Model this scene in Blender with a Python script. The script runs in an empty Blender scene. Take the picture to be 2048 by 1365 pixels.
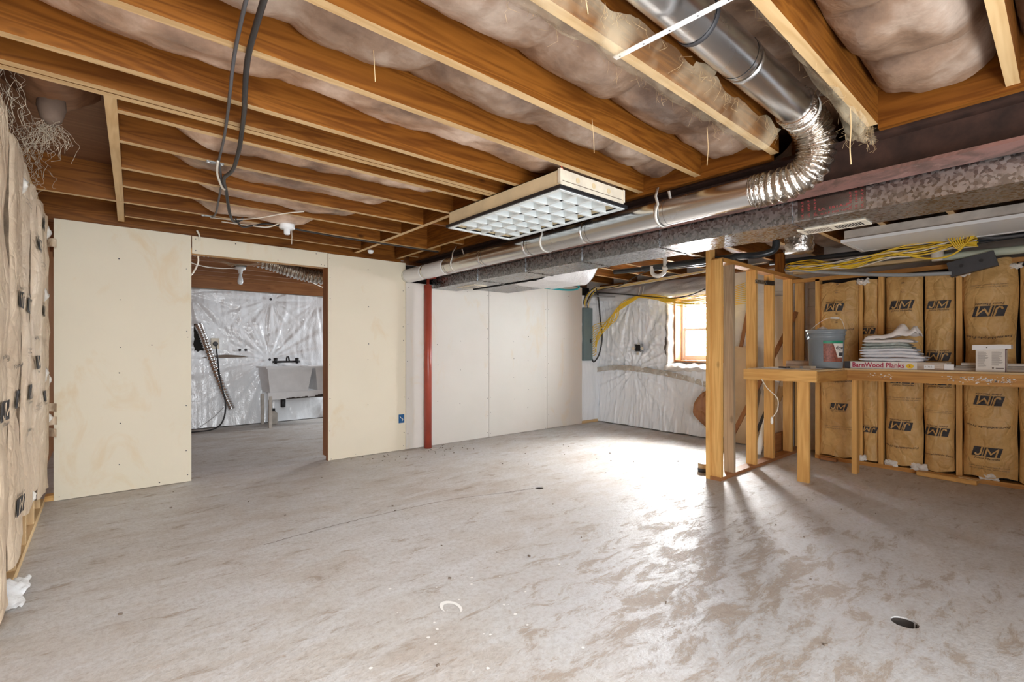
import bpy, bmesh, math, random
from mathutils import Vector, Matrix, noise
R = random.Random(7)
sc = bpy.context.scene
COL = sc.collection

# ---------------------------------------------------------------- camera
cam_d = bpy.data.cameras.new('camera'); cam = bpy.data.objects.new('camera', cam_d); COL.objects.link(cam)
YAW = math.atan(817 / 957.0)                     # camera looks this far to the right of the +Y axis
cam.location = (0, 0, 1.13)
cam.rotation_euler = (math.radians(90), 0, -YAW)
cam_d.sensor_width = 36; cam_d.lens = 36 * 957 / 2048.0
cam_d.shift_y = 15.5 / 2048.0
cam_d.clip_start = 0.05
sc.camera = cam

# ---------------------------------------------------------------- daylight, lamps, exposure
w = bpy.data.worlds.new('overcast_sky'); sc.world = w; w.use_nodes = True
w.node_tree.nodes['Background'].inputs[0].default_value = (0.86, 0.94, 1.0, 1)
w.node_tree.nodes['Background'].inputs[1].default_value = 46.0

def area(name, loc, target, sx, sy, power, color=(1, 1, 1), spread=180):
    l = bpy.data.lights.new(name, 'AREA'); l.shape = 'RECTANGLE'; l.size = sx; l.size_y = sy
    l.energy = power; l.color = color; l.spread = math.radians(spread)
    o = bpy.data.objects.new(name, l); COL.objects.link(o); o.location = loc
    o.rotation_euler = (Vector(target) - Vector(loc)).to_track_quat('-Z', 'Y').to_euler()
    return o
# low sun glare entering through the small window on the right
area('window_daylight', (6.45, 3.22, 1.62), (4.02, 2.80, 0.0), 0.40, 0.40, 25, (1, 0.97, 0.93), 62)
# unseen fill lamps added behind the camera to brighten the room
area('rear_fill', (0.3, -1.35, 1.2), (1.6, 3.0, 1.0), 3.2, 1.8, 60, (.90, 0.955, 1.0))
area('rear_fill_high', (-0.05, -0.9, 1.95), (0.55, 2.0, 0.0), 0.5, 1.2, 47, (.90, 0.955, 1.0), 120)
area('rear_fill_low', (1.3, -1.0, 0.35), (1.7, 1.6, 2.3), 2.6, 0.5, 30, (.92, 0.96, 1.0), 150)
# daylight in the laundry room, from its own window out of sight on the right
area('laundry_daylight', (4.6, 7.2, 1.45), (1.2, 5.2, 0.2), 0.7, 0.7, 44, (0.92, 0.96, 1.0))
sc.view_settings.view_transform = 'Standard'; sc.view_settings.look = 'None'
sc.view_settings.gamma = 1.0; sc.view_settings.use_curve_mapping = False
sc.view_settings.exposure = 0.88
sc.cycles.max_bounces = 8; sc.cycles.diffuse_bounces = 5; sc.cycles.glossy_bounces = 3
sc.cycles.transparent_max_bounces = 10; sc.cycles.sample_clamp_indirect = 6.0
sc.cycles.use_denoising = True

# ---------------------------------------------------------------- mesh helpers
class MB:
    """collects shapes in world coordinates and links them as ONE mesh object"""
    def __init__(s): s.v = []; s.f = []; s.sm = []; s.mi = []; s.cur = 0
    def add(s, vs, fs, smooth=False):
        b = len(s.v); s.v += [tuple(p) for p in vs]
        for f in fs: s.f.append([i + b for i in f]); s.sm.append(smooth); s.mi.append(s.cur)
        return s
    def box(s, x0, x1, y0, y1, z0, z1):
        v = [(x0,y0,z0),(x1,y0,z0),(x1,y1,z0),(x0,y1,z0),(x0,y0,z1),(x1,y0,z1),(x1,y1,z1),(x0,y1,z1)]
        return s.add(v, [(0,3,2,1),(4,5,6,7),(0,1,5,4),(1,2,6,5),(2,3,7,6),(3,0,4,7)])
    def bar(s, p, q, wd, ht, up=(0,0,1), twist=0):
        p = Vector(p); q = Vector(q); d = (q - p).normalized(); up = Vector(up)
        if abs(d.dot(up)) > .98: up = Vector((0,1,0))
        a = d.cross(up).normalized(); b = a.cross(d).normalized()
        if twist:
            m = Matrix.Rotation(twist, 3, d); a = m @ a; b = m @ b
        v = []
        for e in (p, q):
            for i, j in ((-1,-1),(1,-1),(1,1),(-1,1)): v.append(e + a*(i*wd/2) + b*(j*ht/2))
        return s.add(v, [(0,1,2,3),(7,6,5,4),(0,4,5,1),(1,5,6,2),(2,6,7,3),(3,7,4,0)])
    def prism(s, pts, axis, a0, a1):
        """extrude a 2-D outline along axis ('x','y','z')"""
        def m(p, a):
            return {'x': (a, p[0], p[1]), 'y': (p[0], a, p[1]), 'z': (p[0], p[1], a)}[axis]
        n = len(pts)
        v = [m(p, a0) for p in pts] + [m(p, a1) for p in pts]
        f = [tuple(range(n))[::-1], tuple(range(n, 2*n))] + [(i, (i+1) % n, (i+1) % n + n, i + n) for i in range(n)]
        return s.add(v, f)
    def lathe(s, prof, c, seg=24, axis='z', cap=True):
        v = []; n = len(prof)
        for r, h in prof:
            for k in range(seg):
                a = 2*math.pi*k/seg; x, y = r*math.cos(a), r*math.sin(a)
                p = {'z': (x, y, h), 'x': (h, x, y), 'y': (x, h, y)}[axis]
                v.append((c[0]+p[0], c[1]+p[1], c[2]+p[2]))
        f = [(i*seg+k, i*seg+(k+1) % seg, (i+1)*seg+(k+1) % seg, (i+1)*seg+k) for i in range(n-1) for k in range(seg)]
        s.add(v, f, True)
        if cap:
            b = len(s.v) - n*seg
            s.f.append([b+k for k in range(seg)][::-1]); s.sm.append(False); s.mi.append(s.cur)
            s.f.append([b+(n-1)*seg+k for k in range(seg)]); s.sm.append(False); s.mi.append(s.cur)
        return s
    def tube(s, pts, r, seg=8, rf=None, cap=True):
        pts = [Vector(p) for p in pts]; n = len(pts)
        t0 = (pts[1]-pts[0]).normalized()
        u = t0.cross(Vector((0,0,1)))
        if u.length < .1: u = t0.cross(Vector((0,1,0)))
        u.normalize(); v = []
        for i, p in enumerate(pts):
            t = (pts[min(i+1, n-1)] - pts[max(i-1, 0)]).normalized()
            u = (u - t*u.dot(t)).normalized(); b = t.cross(u)
            rr = rf(i/(n-1.0)) if rf else r
            for k in range(seg):
                a = 2*math.pi*k/seg; v.append(p + u*(math.cos(a)*rr) + b*(math.sin(a)*rr))
        f = [(i*seg+k, i*seg+(k+1) % seg, (i+1)*seg+(k+1) % seg, (i+1)*seg+k) for i in range(n-1) for k in range(seg)]
        if cap: f += [tuple(range(seg))[::-1], tuple(range((n-1)*seg, n*seg))]
        return s.add(v, f, True)
    def grid(s, fn, nu, nv, skip=None, smooth=True):
        v = [fn(i/nu, j/nv) for j in range(nv+1) for i in range(nu+1)]
        f = []
        for j in range(nv):
            for i in range(nu):
                if skip and skip((i+.5)/nu, (j+.5)/nv): continue
                a = j*(nu+1)+i; f.append((a, a+1, a+nu+2, a+nu+1))
        return s.add(v, f, smooth)
    def build(s, name, mat, parent=None, solid=0):
        me = bpy.data.meshes.new(name); me.from_pydata(s.v, [], s.f); me.update()
        me.polygons.foreach_set('use_smooth', s.sm)
        for m in (mat if isinstance(mat, (list, tuple)) else [mat]): me.materials.append(m)
        me.polygons.foreach_set('material_index', s.mi)
        o = bpy.data.objects.new(name, me); COL.objects.link(o)
        if parent:
            o.parent = parent; o.matrix_parent_inverse = Matrix.Translation(-Vector(rootloc(parent)))
        if solid:
            md = o.modifiers.new('thickness', 'SOLIDIFY'); md.thickness = solid; md.offset = 0
        return o
def rootloc(o):
    l = Vector((0,0,0))
    while o:
        l += o.location if o.type == 'EMPTY' else Vector((0,0,0)); o = None
    return l
def tag(o, label, cat, group=None, kind=None):
    o['label'] = label; o['category'] = cat
    if group: o['group'] = group
    if kind: o['kind'] = kind
    return o
def thing(name, label, cat, loc=(0,0,0), group=None, kind=None):
    o = bpy.data.objects.new(name, None); COL.objects.link(o); o.location = loc; o.empty_display_size = .1
    return tag(o, label, cat, group, kind)
def copy_tree(root, loc, label, group=None):
    def cp(o, par):
        c = o.copy(); COL.objects.link(c); c.parent = par
        for ch in o.children: cp(ch, c)
        return c
    c = cp(root, None); c.location = loc; c['label'] = label
    if group: c['group'] = group
    return c
def spline(pts, n=8):
    P = [Vector(p) for p in pts]; out = []
    for i in range(len(P)-1):
        a, b, c, d = P[max(i-1, 0)], P[i], P[i+1], P[min(i+2, len(P)-1)]
        for k in range(n):
            t = k/n
            out.append(.5*((2*b) + (c-a)*t + (2*a-5*b+4*c-d)*t*t + (3*b-a-3*c+d)*t*t*t))
    out.append(P[-1]); return out
def nz(x, y=0, z=0): return noise.noise((x, y, z))
def fbm(x, y, z=0): return noise.fractal((x, y, z), 1.0, 2.0, 4)

# ---------------------------------------------------------------- materials
def new_mat(name):
    m = bpy.data.materials.new(name); m.use_nodes = True
    nt = m.node_tree; return m, nt, nt.nodes['Principled BSDF']
def N(nt, t, ins=None, **props):
    n = nt.nodes.new(t)
    for k, v in props.items(): setattr(n, k, v)
    for k, v in (ins or {}).items():
        if hasattr(v, 'is_linked') or isinstance(v, bpy.types.NodeSocket): nt.links.new(v, n.inputs[k])
        else: n.inputs[k].default_value = v
    return n
def ramp(nt, fac, stops):
    n = nt.nodes.new('ShaderNodeValToRGB'); nt.links.new(fac, n.inputs[0]); e = n.color_ramp.elements
    while len(e) < len(stops): e.new(.5)
    for i, (p, c) in enumerate(stops):
        e[i].position = p; e[i].color = (c[0], c[1], c[2], 1) if not isinstance(c, (int, float)) else (c, c, c, 1)
    return n.outputs[0]
def mixc(nt, fac, a, b, mode='MIX'):
    n = nt.nodes.new('ShaderNodeMix'); n.data_type = 'RGBA'; n.blend_type = mode
    for s, v in ((n.inputs[0], fac), (n.inputs[6], a), (n.inputs[7], b)):
        if isinstance(v, bpy.types.NodeSocket): nt.links.new(v, s)
        elif isinstance(v, (int, float)): s.default_value = v
        else: s.default_value = (v[0], v[1], v[2], 1)
    return n.outputs[2]
def mth(nt, op, a, b=0.0, clamp=False):
    n = nt.nodes.new('ShaderNodeMath'); n.operation = op; n.use_clamp = clamp
    for s, v in ((n.inputs[0], a), (n.inputs[1], b)):
        if isinstance(v, bpy.types.NodeSocket): nt.links.new(v, s)
        else: s.default_value = v
    return n.outputs[0]
def bump(nt, b, h, strength=.3, dist=.01):
    n = N(nt, 'ShaderNodeBump', {'Height': h, 'Strength': strength, 'Distance': dist})
    nt.links.new(n.outputs[0], b.inputs['Normal'])
def coords(nt, scale=(1,1,1), rnd=True, rot=(0,0,0)):
    tc = N(nt, 'ShaderNodeTexCoord').outputs['Object']
    if rnd:
        oi = N(nt, 'ShaderNodeObjectInfo').outputs['Random']
        off = N(nt, 'ShaderNodeCombineXYZ', {'X': mth(nt, 'MULTIPLY', oi, 31.0), 'Y': mth(nt, 'MULTIPLY', oi, 17.0), 'Z': mth(nt, 'MULTIPLY', oi, 53.0)}).outputs[0]
        tc = N(nt, 'ShaderNodeVectorMath', {0: tc, 1: off}, operation='ADD').outputs[0]
    return N(nt, 'ShaderNodeMapping', {'Vector': tc, 'Scale': scale, 'Rotation': rot}).outputs[0]

def plain(name, col, rough=.5, metal=0.0, var=.0, scale=8, bmp=0.0, bscale=60, spec=.5):
    m, nt, b = new_mat(name)
    b.inputs['Roughness'].default_value = rough; b.inputs['Metallic'].default_value = metal
    b.inputs['Specular IOR Level'].default_value = spec
    c = coords(nt)
    if var:
        n = N(nt, 'ShaderNodeTexNoise', {'Vector': c, 'Scale': scale, 'Detail': 4.0, 'Roughness': .6}).outputs[0]
        k = ramp(nt, n, [(.3, [x*(1-var) for x in col]), (.7, [min(1, x*(1+var)) for x in col])])
        nt.links.new(k, b.inputs['Base Color'])
    else: b.inputs['Base Color'].default_value = (*col, 1)
    if bmp:
        n = N(nt, 'ShaderNodeTexNoise', {'Vector': c, 'Scale': bscale, 'Detail': 3.0}).outputs[0]
        bump(nt, b, n, bmp, .01)
    return m

def wood(name, axis, dark, light, rough=.55, knots=.5, ring=1.0, vary=False):
    m, nt, b = new_mat(name); b.inputs['Roughness'].default_value = rough; b.inputs['Specular IOR Level'].default_value = .2 if vary else .4
    sc_ = [11, 11, 11]; sc_['xyz'.index(axis)] = .75
    c = coords(nt, sc_)
    n1 = N(nt, 'ShaderNodeTexNoise', {'Vector': c, 'Scale': .9*ring, 'Detail': 3.0, 'Distortion': .7}).outputs[0]
    rings = mth(nt, 'SINE', mth(nt, 'MULTIPLY', n1, 42.0))
    fine = N(nt, 'ShaderNodeTexNoise', {'Vector': c, 'Scale': 7.0, 'Detail': 4.0}).outputs[0]
    fac = mth(nt, 'ADD', mth(nt, 'MULTIPLY', rings, .22), mth(nt, 'ADD', mth(nt, 'MULTIPLY', fine, .5), .25))
    base = mixc(nt, fac, dark, light)
    big = N(nt, 'ShaderNodeTexNoise', {'Vector': coords(nt, (1.3,1.3,1.3)), 'Scale': 1.2, 'Detail': 3.0}).outputs[0]
    base = mixc(nt, mth(nt, 'MULTIPLY', ramp(nt, big, [(.42, 0.0), (.72, 1.0)]), .35), base, [x*.62 for x in dark])
    sk = [2.6, 2.6, 2.6]; sk['xyz'.index(axis)] = 1.1
    kd = N(nt, 'ShaderNodeTexVoronoi', {'Vector': coords(nt, sk), 'Scale': 1.7, 'Randomness': 1.0}).outputs['Distance']
    k = ramp(nt, kd, [(.045, 1.0), (.085, 0.0)])
    base = mixc(nt, mth(nt, 'MULTIPLY', k, knots), base, [x*.28 for x in dark])
    if vary:      # boards differ from one to the next
        oi = N(nt, 'ShaderNodeObjectInfo').outputs['Random']
        base = mixc(nt, ramp(nt, oi, [(0.0, .34), (1.0, 0.0)]), base, [x*.30 for x in dark])
    nt.links.new(base, b.inputs['Base Color'])
    bump(nt, b, fine, .15, .004)
    return m

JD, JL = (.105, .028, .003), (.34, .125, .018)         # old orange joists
SD, SL = (.54, .27, .07), (.80, .48, .165)            # pine studs
M = {}
for a in 'xyz':
    M['joist_'+a] = wood('old_joist_wood_'+a, a, JD, JL, .5, .8, 1.3, True)
    M['under_'+a] = wood('lit_joist_edge_'+a, a, (.55, .34, .145), (.79, .57, .30), .5, .4)  # paler joist undersides, light from below painted into the wood colour
    M['orange_'+a] = wood('orange_pine_'+a, a, (.36, .14, .03), (.66, .35, .095), .5, .6)
    M['pine_'+a] = wood('pine_wood_'+a, a, SD, SL, .55, .55)
    M['pale_'+a] = wood('pale_pine_'+a, a, (.60, .40, .19), (.80, .60, .33), .55, .4)
    M['brown_'+a] = wood('brown_wood_'+a, a, (.26, .10, .035), (.42, .19, .07), .5, .4)
M['grey_z'] = wood('weathered_wood', 'z', (.24, .165, .10), (.42, .32, .21), .7, .5)
M['ply'] = wood('dark_plywood', 'x', (.17, .075, .035), (.28, .135, .065), .6, .3, .6)
M['hardboard'] = plain('hardboard', (.60, .43, .25), .5, var=.12, scale=3)
M['gypsum'] = plain('panel_face', (.74, .62, .45), .5, var=.06, scale=2)

def mat_floor():
    m, nt, b = new_mat('concrete_floor')
    c = coords(nt, (1,1,1), False)
    def nse(scale, det=5.0, rough=.6, dist=0.0, vec=None):
        return N(nt, 'ShaderNodeTexNoise', {'Vector': vec or c, 'Scale': scale, 'Detail': det, 'Roughness': rough, 'Distortion': dist}).outputs[0]
    cs = coords(nt, (1.0, 2.6, 1.0), False, (0, 0, .6))
    a1 = nse(1.1, 7, .62, .4); a2 = nse(2.3, 10, .72, .5, cs); a3 = nse(38, 5, .78); a4 = nse(3.2, 11, .78, .5)
    col = ramp(nt, a1, [(.32, (.46, .405, .355)), (.48, (.535, .505, .47)), (.64, (.555, .545, .535))])
    col = mixc(nt, mth(nt, 'MULTIPLY', ramp(nt, a2, [(.44, 0.0), (.62, 1.0)]), .8), col, (.605, .60, .595))
    col = mixc(nt, mth(nt, 'MULTIPLY', ramp(nt, a4, [(.52, 0.0), (.70, 1.0)]), .45), col, (.41, .325, .25))
    # worn patch where the smooth skin has peeled, near the drain hole
    g = N(nt, 'ShaderNodeVectorMath', {0: N(nt, 'ShaderNodeVectorMath', {0: c, 1: (2.35, 1.05, 0)}, operation='SUBTRACT').outputs[0], 1: (.62, .8, 1)}, operation='MULTIPLY').outputs[0]
    ln = N(nt, 'ShaderNodeVectorMath', {0: g}, operation='LENGTH').outputs['Value']
    reg = ramp(nt, ln, [(.25, 1.0), (1.0, 0.0)])
    smooth_c = mixc(nt, nse(3, 6, .6, 1.0), (.44, .445, .45), (.57, .575, .58))
    col = mixc(nt, mth(nt, 'MULTIPLY', reg, .85), col, smooth_c)
    pe = nse(3.6, 13, .78, .45, cs)
    peel = ramp(nt, mth(nt, 'ADD', mth(nt, 'ADD', pe, mth(nt, 'MULTIPLY', mth(nt, 'SUBTRACT', a3, .5), .30)), mth(nt, 'MULTIPLY', reg, .09)), [(.56, 0.0), (.63, 1.0)])
    col = mixc(nt, mth(nt, 'MULTIPLY', peel, .78), col, mixc(nt, a3, (.25, .185, .13), (.42, .34, .265)))
    sp = ramp(nt, N(nt, 'ShaderNodeTexVoronoi', {'Vector': c, 'Scale': 5.5}).outputs['Distance'], [(.02, 1.0), (.034, 0.0)])
    col = mixc(nt, mth(nt, 'MULTIPLY', sp, .7), col, (.70, .67, .62))
    dk = ramp(nt, N(nt, 'ShaderNodeTexVoronoi', {'Vector': coords(nt, (1,1,1), False, (0,0,1.1)), 'Scale': 3.1}).outputs['Distance'], [(.014, 1.0), (.022, 0.0)])
    col = mixc(nt, mth(nt, 'MULTIPLY', dk, .8), col, (.12, .09, .07))
    col = mixc(nt, mth(nt, 'MULTIPLY', ramp(nt, a3, [(.36, 1.0), (.54, 0.0)]), .38), col, (.27, .21, .16))
    nt.links.new(col, b.inputs['Base Color'])
    ro = mth(nt, 'ADD', mth(nt, 'MULTIPLY', peel, .22), mth(nt, 'SUBTRACT', ramp(nt, a2, [(.3, .58), (.7, .44)]), mth(nt, 'MULTIPLY', reg, .10)))
    nt.links.new(ro, b.inputs['Roughness'])
    b.inputs['Specular IOR Level'].default_value = .5
    h = mth(nt, 'ADD', mth(nt, 'MULTIPLY', a3, .9), mth(nt, 'ADD', mth(nt, 'MULTIPLY', peel, -.6), mth(nt, 'MULTIPLY', nse(70, 2), mth(nt, 'MULTIPLY', ramp(nt, a1, [(.4, 1.0), (.6, .2)]), .5))))
    bump(nt, b, h, .35, .012)
    return m
M['floor'] = mat_floor()

def mat_drywall(name, col, stain=.5):
    m, nt, b = new_mat(name); b.inputs['Roughness'].default_value = .62
    c = coords(nt)
    n1 = N(nt, 'ShaderNodeTexNoise', {'Vector': c, 'Scale': 1.3, 'Detail': 4.0}).outputs[0]
    k = ramp(nt, n1, [(.35, [x*.95 for x in col]), (.65, col)])
    n2 = N(nt, 'ShaderNodeTexNoise', {'Vector': coords(nt, (3.2, 3.2, 1.7)), 'Scale': 1.0, 'Detail': 7.0, 'Roughness': .65, 'Distortion': .9}).outputs[0]
    k = mixc(nt, mth(nt, 'MULTIPLY', ramp(nt, n2, [(.58, 0.0), (.78, 1.0)]), stain), k, (.66, .48, .25))
    nt.links.new(k, b.inputs['Base Color']); return m
M['dry_cream'] = mat_drywall('cream_wallboard', (.745, .67, .52), .65)
M['dry_white'] = mat_drywall('pale_wallboard', (.68, .635, .57), .55)

def mat_kraft(name, lo, hi):
    m, nt, b = new_mat(name); b.inputs['Roughness'].default_value = .5
    c = coords(nt)
    n1 = N(nt, 'ShaderNodeTexNoise', {'Vector': c, 'Scale': 3.0, 'Detail': 6.0, 'Roughness': .62, 'Distortion': .6}).outputs[0]
    k = ramp(nt, n1, [(.28, lo), (.70, hi)])
    wv = N(nt, 'ShaderNodeTexVoronoi', {'Vector': N(nt, 'ShaderNodeMapping', {'Vector': c, 'Scale': (1, 1, .7)}).outputs[0], 'Scale': 11.0}, feature='DISTANCE_TO_EDGE').outputs['Distance']
    n2 = N(nt, 'ShaderNodeTexNoise', {'Vector': c, 'Scale': 9.0, 'Detail': 5.0, 'Distortion': 1.5}).outputs[0]
    h = mth(nt, 'ADD', mth(nt, 'MULTIPLY', mth(nt, 'MINIMUM', wv, .12), 2.0), n2)
    nt.links.new(k, b.inputs['Base Color']); bump(nt, b, h, .6, .02); return m
M['kraft'] = mat_kraft('kraft_paper', (.50, .285, .095), (.74, .475, .185))
M['kraft_lit'] = mat_kraft('kraft_paper_lit', (.54, .41, .28), (.68, .55, .40))  # paler copy for the left wall, with the light there painted in

def mat_fabric(name, g):
    m, nt, b = new_mat(name); b.inputs['Roughness'].default_value = .36
    c = coords(nt)
    n1 = N(nt, 'ShaderNodeTexNoise', {'Vector': c, 'Scale': 2.4, 'Detail': 6.0, 'Roughness': .6}).outputs[0]
    n2 = N(nt, 'ShaderNodeTexNoise', {'Vector': c, 'Scale': 14.0, 'Detail': 4.0}).outputs[0]
    k = ramp(nt, n1, [(.36, (.10*g, .058*g, .038*g)), (.50, (.30*g, .195*g, .13*g)), (.64, (.54*g, .43*g, .345*g))])
    k = mixc(nt, mth(nt, 'MULTIPLY', n2, .3), k, (.25*g, .165*g, .12*g))
    nt.links.new(k, b.inputs['Base Color'])
    b.inputs['Specular IOR Level'].default_value = .7
    bump(nt, b, mth(nt, 'ADD', n2, n1), .4, .02); return m
M['cloth'] = mat_fabric('ceiling_insulation_cloth', 1.0); M['cloth_pale'] = mat_fabric('sheer_insulation_cloth', 1.65)

def mat_plastic(name, col=(.90, .93, .96), rough=.14):
    m, nt, b = new_mat(name); b.inputs['Base Color'].default_value = (*col, 1)
    b.inputs['Roughness'].default_value = rough; b.inputs['Specular IOR Level'].default_value = .75
    c = coords(nt)
    n1 = N(nt, 'ShaderNodeTexNoise', {'Vector': c, 'Scale': 15.0, 'Detail': 6.0, 'Distortion': 2.6}).outputs[0]
    n2 = N(nt, 'ShaderNodeTexNoise', {'Vector': N(nt, 'ShaderNodeMapping', {'Vector': c, 'Scale': (1, 1, .25)}).outputs[0], 'Scale': 26.0, 'Detail': 4.0, 'Distortion': 1.4}).outputs[0]
    bump(nt, b, mth(nt, 'ADD', n1, n2), .22, .015); return m
M['poly'] = mat_plastic('white_poly_sheet'); M['wrap'] = mat_plastic('white_duct_wrap', (.80, .80, .80), .35)

def mat_mesh():
    m, nt, b = new_mat('torn_netting'); b.inputs['Base Color'].default_value = (.74, .62, .42, 1); b.inputs['Roughness'].default_value = .5
    n = N(nt, 'ShaderNodeTexNoise', {'Vector': coords(nt), 'Scale': 5.0, 'Detail': 4.0}).outputs[0]
    a = ramp(nt, n, [(.38, .06), (.66, .40)])
    nt.links.new(a, b.inputs['Alpha']); return m
M['net'] = mat_mesh()

def mat_metal(name, lo, hi, rough=.32, vor=0.0, streak=None):
    m, nt, b = new_mat(name); b.inputs['Metallic'].default_value = 1.0
    c = coords(nt, streak or (1,1,1))
    n = N(nt, 'ShaderNodeTexNoise', {'Vector': c, 'Scale': 6.0, 'Detail': 6.0}).outputs[0]
    f = n
    if vor:
        vc = N(nt, 'ShaderNodeTexVoronoi', {'Vector': c, 'Scale': vor}).outputs['Color']
        f = N(nt, 'ShaderNodeSeparateColor', {0: vc}).outputs[0]
    nt.links.new(ramp(nt, f, [(.25, lo), (.75, hi)]), b.inputs['Base Color'])
    nt.links.new(ramp(nt, f, [(.2, rough*.8), (.8, rough*1.25)]), b.inputs['Roughness'])
    return m
M['galv'] = mat_metal('galvanised_spangle', (.33, .34, .35), (.52, .54, .56), .30, 75.0)
M['dull_foil'] = mat_metal('dull_foil', (.22, .20, .19), (.30, .28, .26), .25)
M['pipe'] = mat_metal('bright_duct_metal', (.72, .73, .74), (.80, .81, .82), .25, 0, (.3, .3, .3))
M['foil'] = mat_metal('crinkled_foil', (.46, .39, .31), (.80, .78, .74), .26)
_nt = M['foil'].node_tree
bump(_nt, _nt.nodes['Principled BSDF'], N(_nt, 'ShaderNodeTexNoise', {'Vector': coords(_nt), 'Scale': 30.0, 'Detail': 4.0, 'Distortion': 1.5}).outputs[0], .7, .01)

def mat_beam():
    m, nt, b = new_mat('rusted_red_steel'); b.inputs['Roughness'].default_value = .6
    c = coords(nt)
    n1 = N(nt, 'ShaderNodeTexNoise', {'Vector': c, 'Scale': 4.0, 'Detail': 8.0, 'Roughness': .7, 'Distortion': 1.0}).outputs[0]
    n2 = N(nt, 'ShaderNodeTexNoise', {'Vector': c, 'Scale': 14.0, 'Detail': 6.0, 'Roughness': .7}).outputs[0]
    k = mixc(nt, ramp(nt, n1, [(.42, 0.0), (.56, 1.0)]), (.10, .055, .042), (.215, .105, .085))
    k = mixc(nt, mth(nt, 'MULTIPLY', ramp(nt, n2, [(.60, 0.0), (.70, 1.0)]), .6), k, (.36, .23, .19))
    nt.links.new(k, b.inputs['Base Color']); bump(nt, b, n2, .3, .01); return m
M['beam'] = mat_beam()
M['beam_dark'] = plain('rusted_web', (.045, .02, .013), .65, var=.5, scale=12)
M['red'] = plain('red_paint', (.34, .062, .036), .32, var=.15, scale=5)
M['block'] = plain('painted_block', (.66, .62, .56), .7, var=.08, bmp=.2)
M['concrete'] = plain('plain_concrete', (.48, .44, .39), .8, var=.1)
M['white'] = plain('white_enamel', (.82, .83, .83), .35)
M['cream_metal'] = plain('cream_enamel', (.72, .58, .36), .45, var=.12, scale=6)
M['old_white'] = plain('old_white_enamel', (.74, .67, .54), .5, var=.15, scale=9)
M['diffuser'] = plain('milky_diffuser', (.88, .91, .94), .3)
M['grille'] = plain('louvre_white', (.85, .90, .90), .3)
M['black'] = plain('black_plastic', (.018, .018, .02), .4)
M['dark'] = plain('dark_recess', (.02, .017, .015), .9)
M['sleeve'] = plain('hole_shade_and_rust', (.035, .026, .02), .8)  # dark brown: painted shade inside the floor holes, rust on the tub
M['pouch'] = plain('dark_dusty_cloth', (.13, .085, .06), .8, var=.3)
M['wool_gap_shade'] = plain('brown_glass_wool', (.16, .115, .075), .95, var=.4, scale=25)  # brown wool, doubling as painted shade between the left batts
M['dgrey'] = plain('dark_grey_rubber', (.05, .05, .055), .55, var=.2)
M['abs'] = plain('black_drain_plastic', (.025, .03, .035), .28)
M['pvc'] = plain('white_pvc', (.80, .78, .72), .35)
M['pvc_green'] = plain('pale_green_pipe', (.50, .55, .44), .45, var=.1)
M['conduit'] = plain('grey_conduit', (.33, .35, .36), .4, var=.1)
M['yellow'] = plain('yellow_sheath', (.80, .53, .03), .4)
M['cable_black'] = plain('black_cable', (.03, .028, .028), .45)
M['cable_grey'] = plain('grey_cable', (.10, .10, .105), .5)
M['cable_white'] = plain('white_cable', (.75, .70, .60), .45)
M['cable_red'] = plain('orange_red_cable', (.70, .11, .035), .4)
M['blue'] = plain('blue_box', (.012, .10, .26), .4)
M['teal'] = plain('teal_plastic', (.03, .38, .40), .4)
M['panel_grey'] = plain('grey_green_enamel', (.17, .235, .245), .45, var=.06)
M['bucket'] = plain('grey_bucket', (.235, .265, .285), .36)
M['tub'] = plain('grey_white_tub', (.72, .72, .73), .4, var=.06)
M['linen'] = plain('white_linen', (.80, .80, .83), .8, var=.05, bmp=.3, bscale=30)
M['linen_warm'] = plain('cream_linen', (.84, .79, .75), .8, var=.05, bmp=.3, bscale=30)
M['linen_green'] = plain('grey_green_linen', (.42, .46, .43), .8, var=.25, scale=20, bmp=.3, bscale=30)
M['carton'] = plain('white_carton', (.79, .74, .67), .6, var=.04)
M['lidw'] = plain('white_lid', (.86, .86, .86), .5)
M['ink'] = plain('black_ink', (.05, .047, .05), .7)
M['ink_soft'] = plain('faded_ink', (.17, .13, .10), .7)
M['crimson'] = plain('crimson_ink', (.43, .02, .07), .6)
M['red_ink'] = plain('red_foil_print', (.30, .05, .05), .5)
M['maroon'] = plain('maroon_ink', (.14, .035, .07), .6)
M['label_brick'] = plain('brick_red_label', (.26, .075, .045), .5, var=.5, scale=60)
M['label_green'] = plain('green_label', (.02, .26, .14), .5)
M['oval'] = plain('yellow_print', (.85, .55, .02), .5)
M['fibre'] = plain('dusty_fibre', (.48, .40, .30), .9)
M['straw'] = plain('straw_fibre', (.72, .52, .28), .8)
M['glasswool'] = plain('white_glass_wool', (.78, .74, .68), .95, var=.12, scale=20, bmp=.6, bscale=25)
M['vinyl'] = plain('white_vinyl', (.85, .86, .87), .35)
M['bulb'] = plain('frosted_bulb', (.80, .84, .86), .25)
M['chip'] = plain('raw_white_paint', (.82, .80, .76), .7)
M['dust'] = plain('grey_wrap', (.50, .46, .41), .6, var=.2)
m, nt, b = new_mat('window_glass')
nt.nodes.remove(b)
mx = N(nt, 'ShaderNodeMixShader', {0: .06, 1: N(nt, 'ShaderNodeBsdfTransparent').outputs[0], 2: N(nt, 'ShaderNodeBsdfGlossy', {'Roughness': .02}).outputs[0]})
nt.links.new(mx.outputs[0], nt.nodes['Material Output'].inputs[0]); M['glass'] = m
m, nt, b = new_mat('grained_plank_print'); b.inputs['Roughness'].default_value = .6
n = N(nt, 'ShaderNodeTexNoise', {'Vector': coords(nt, (3, 3, 40), True, (.5, 0, 0)), 'Scale': 1.5, 'Detail': 6.0}).outputs[0]
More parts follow.
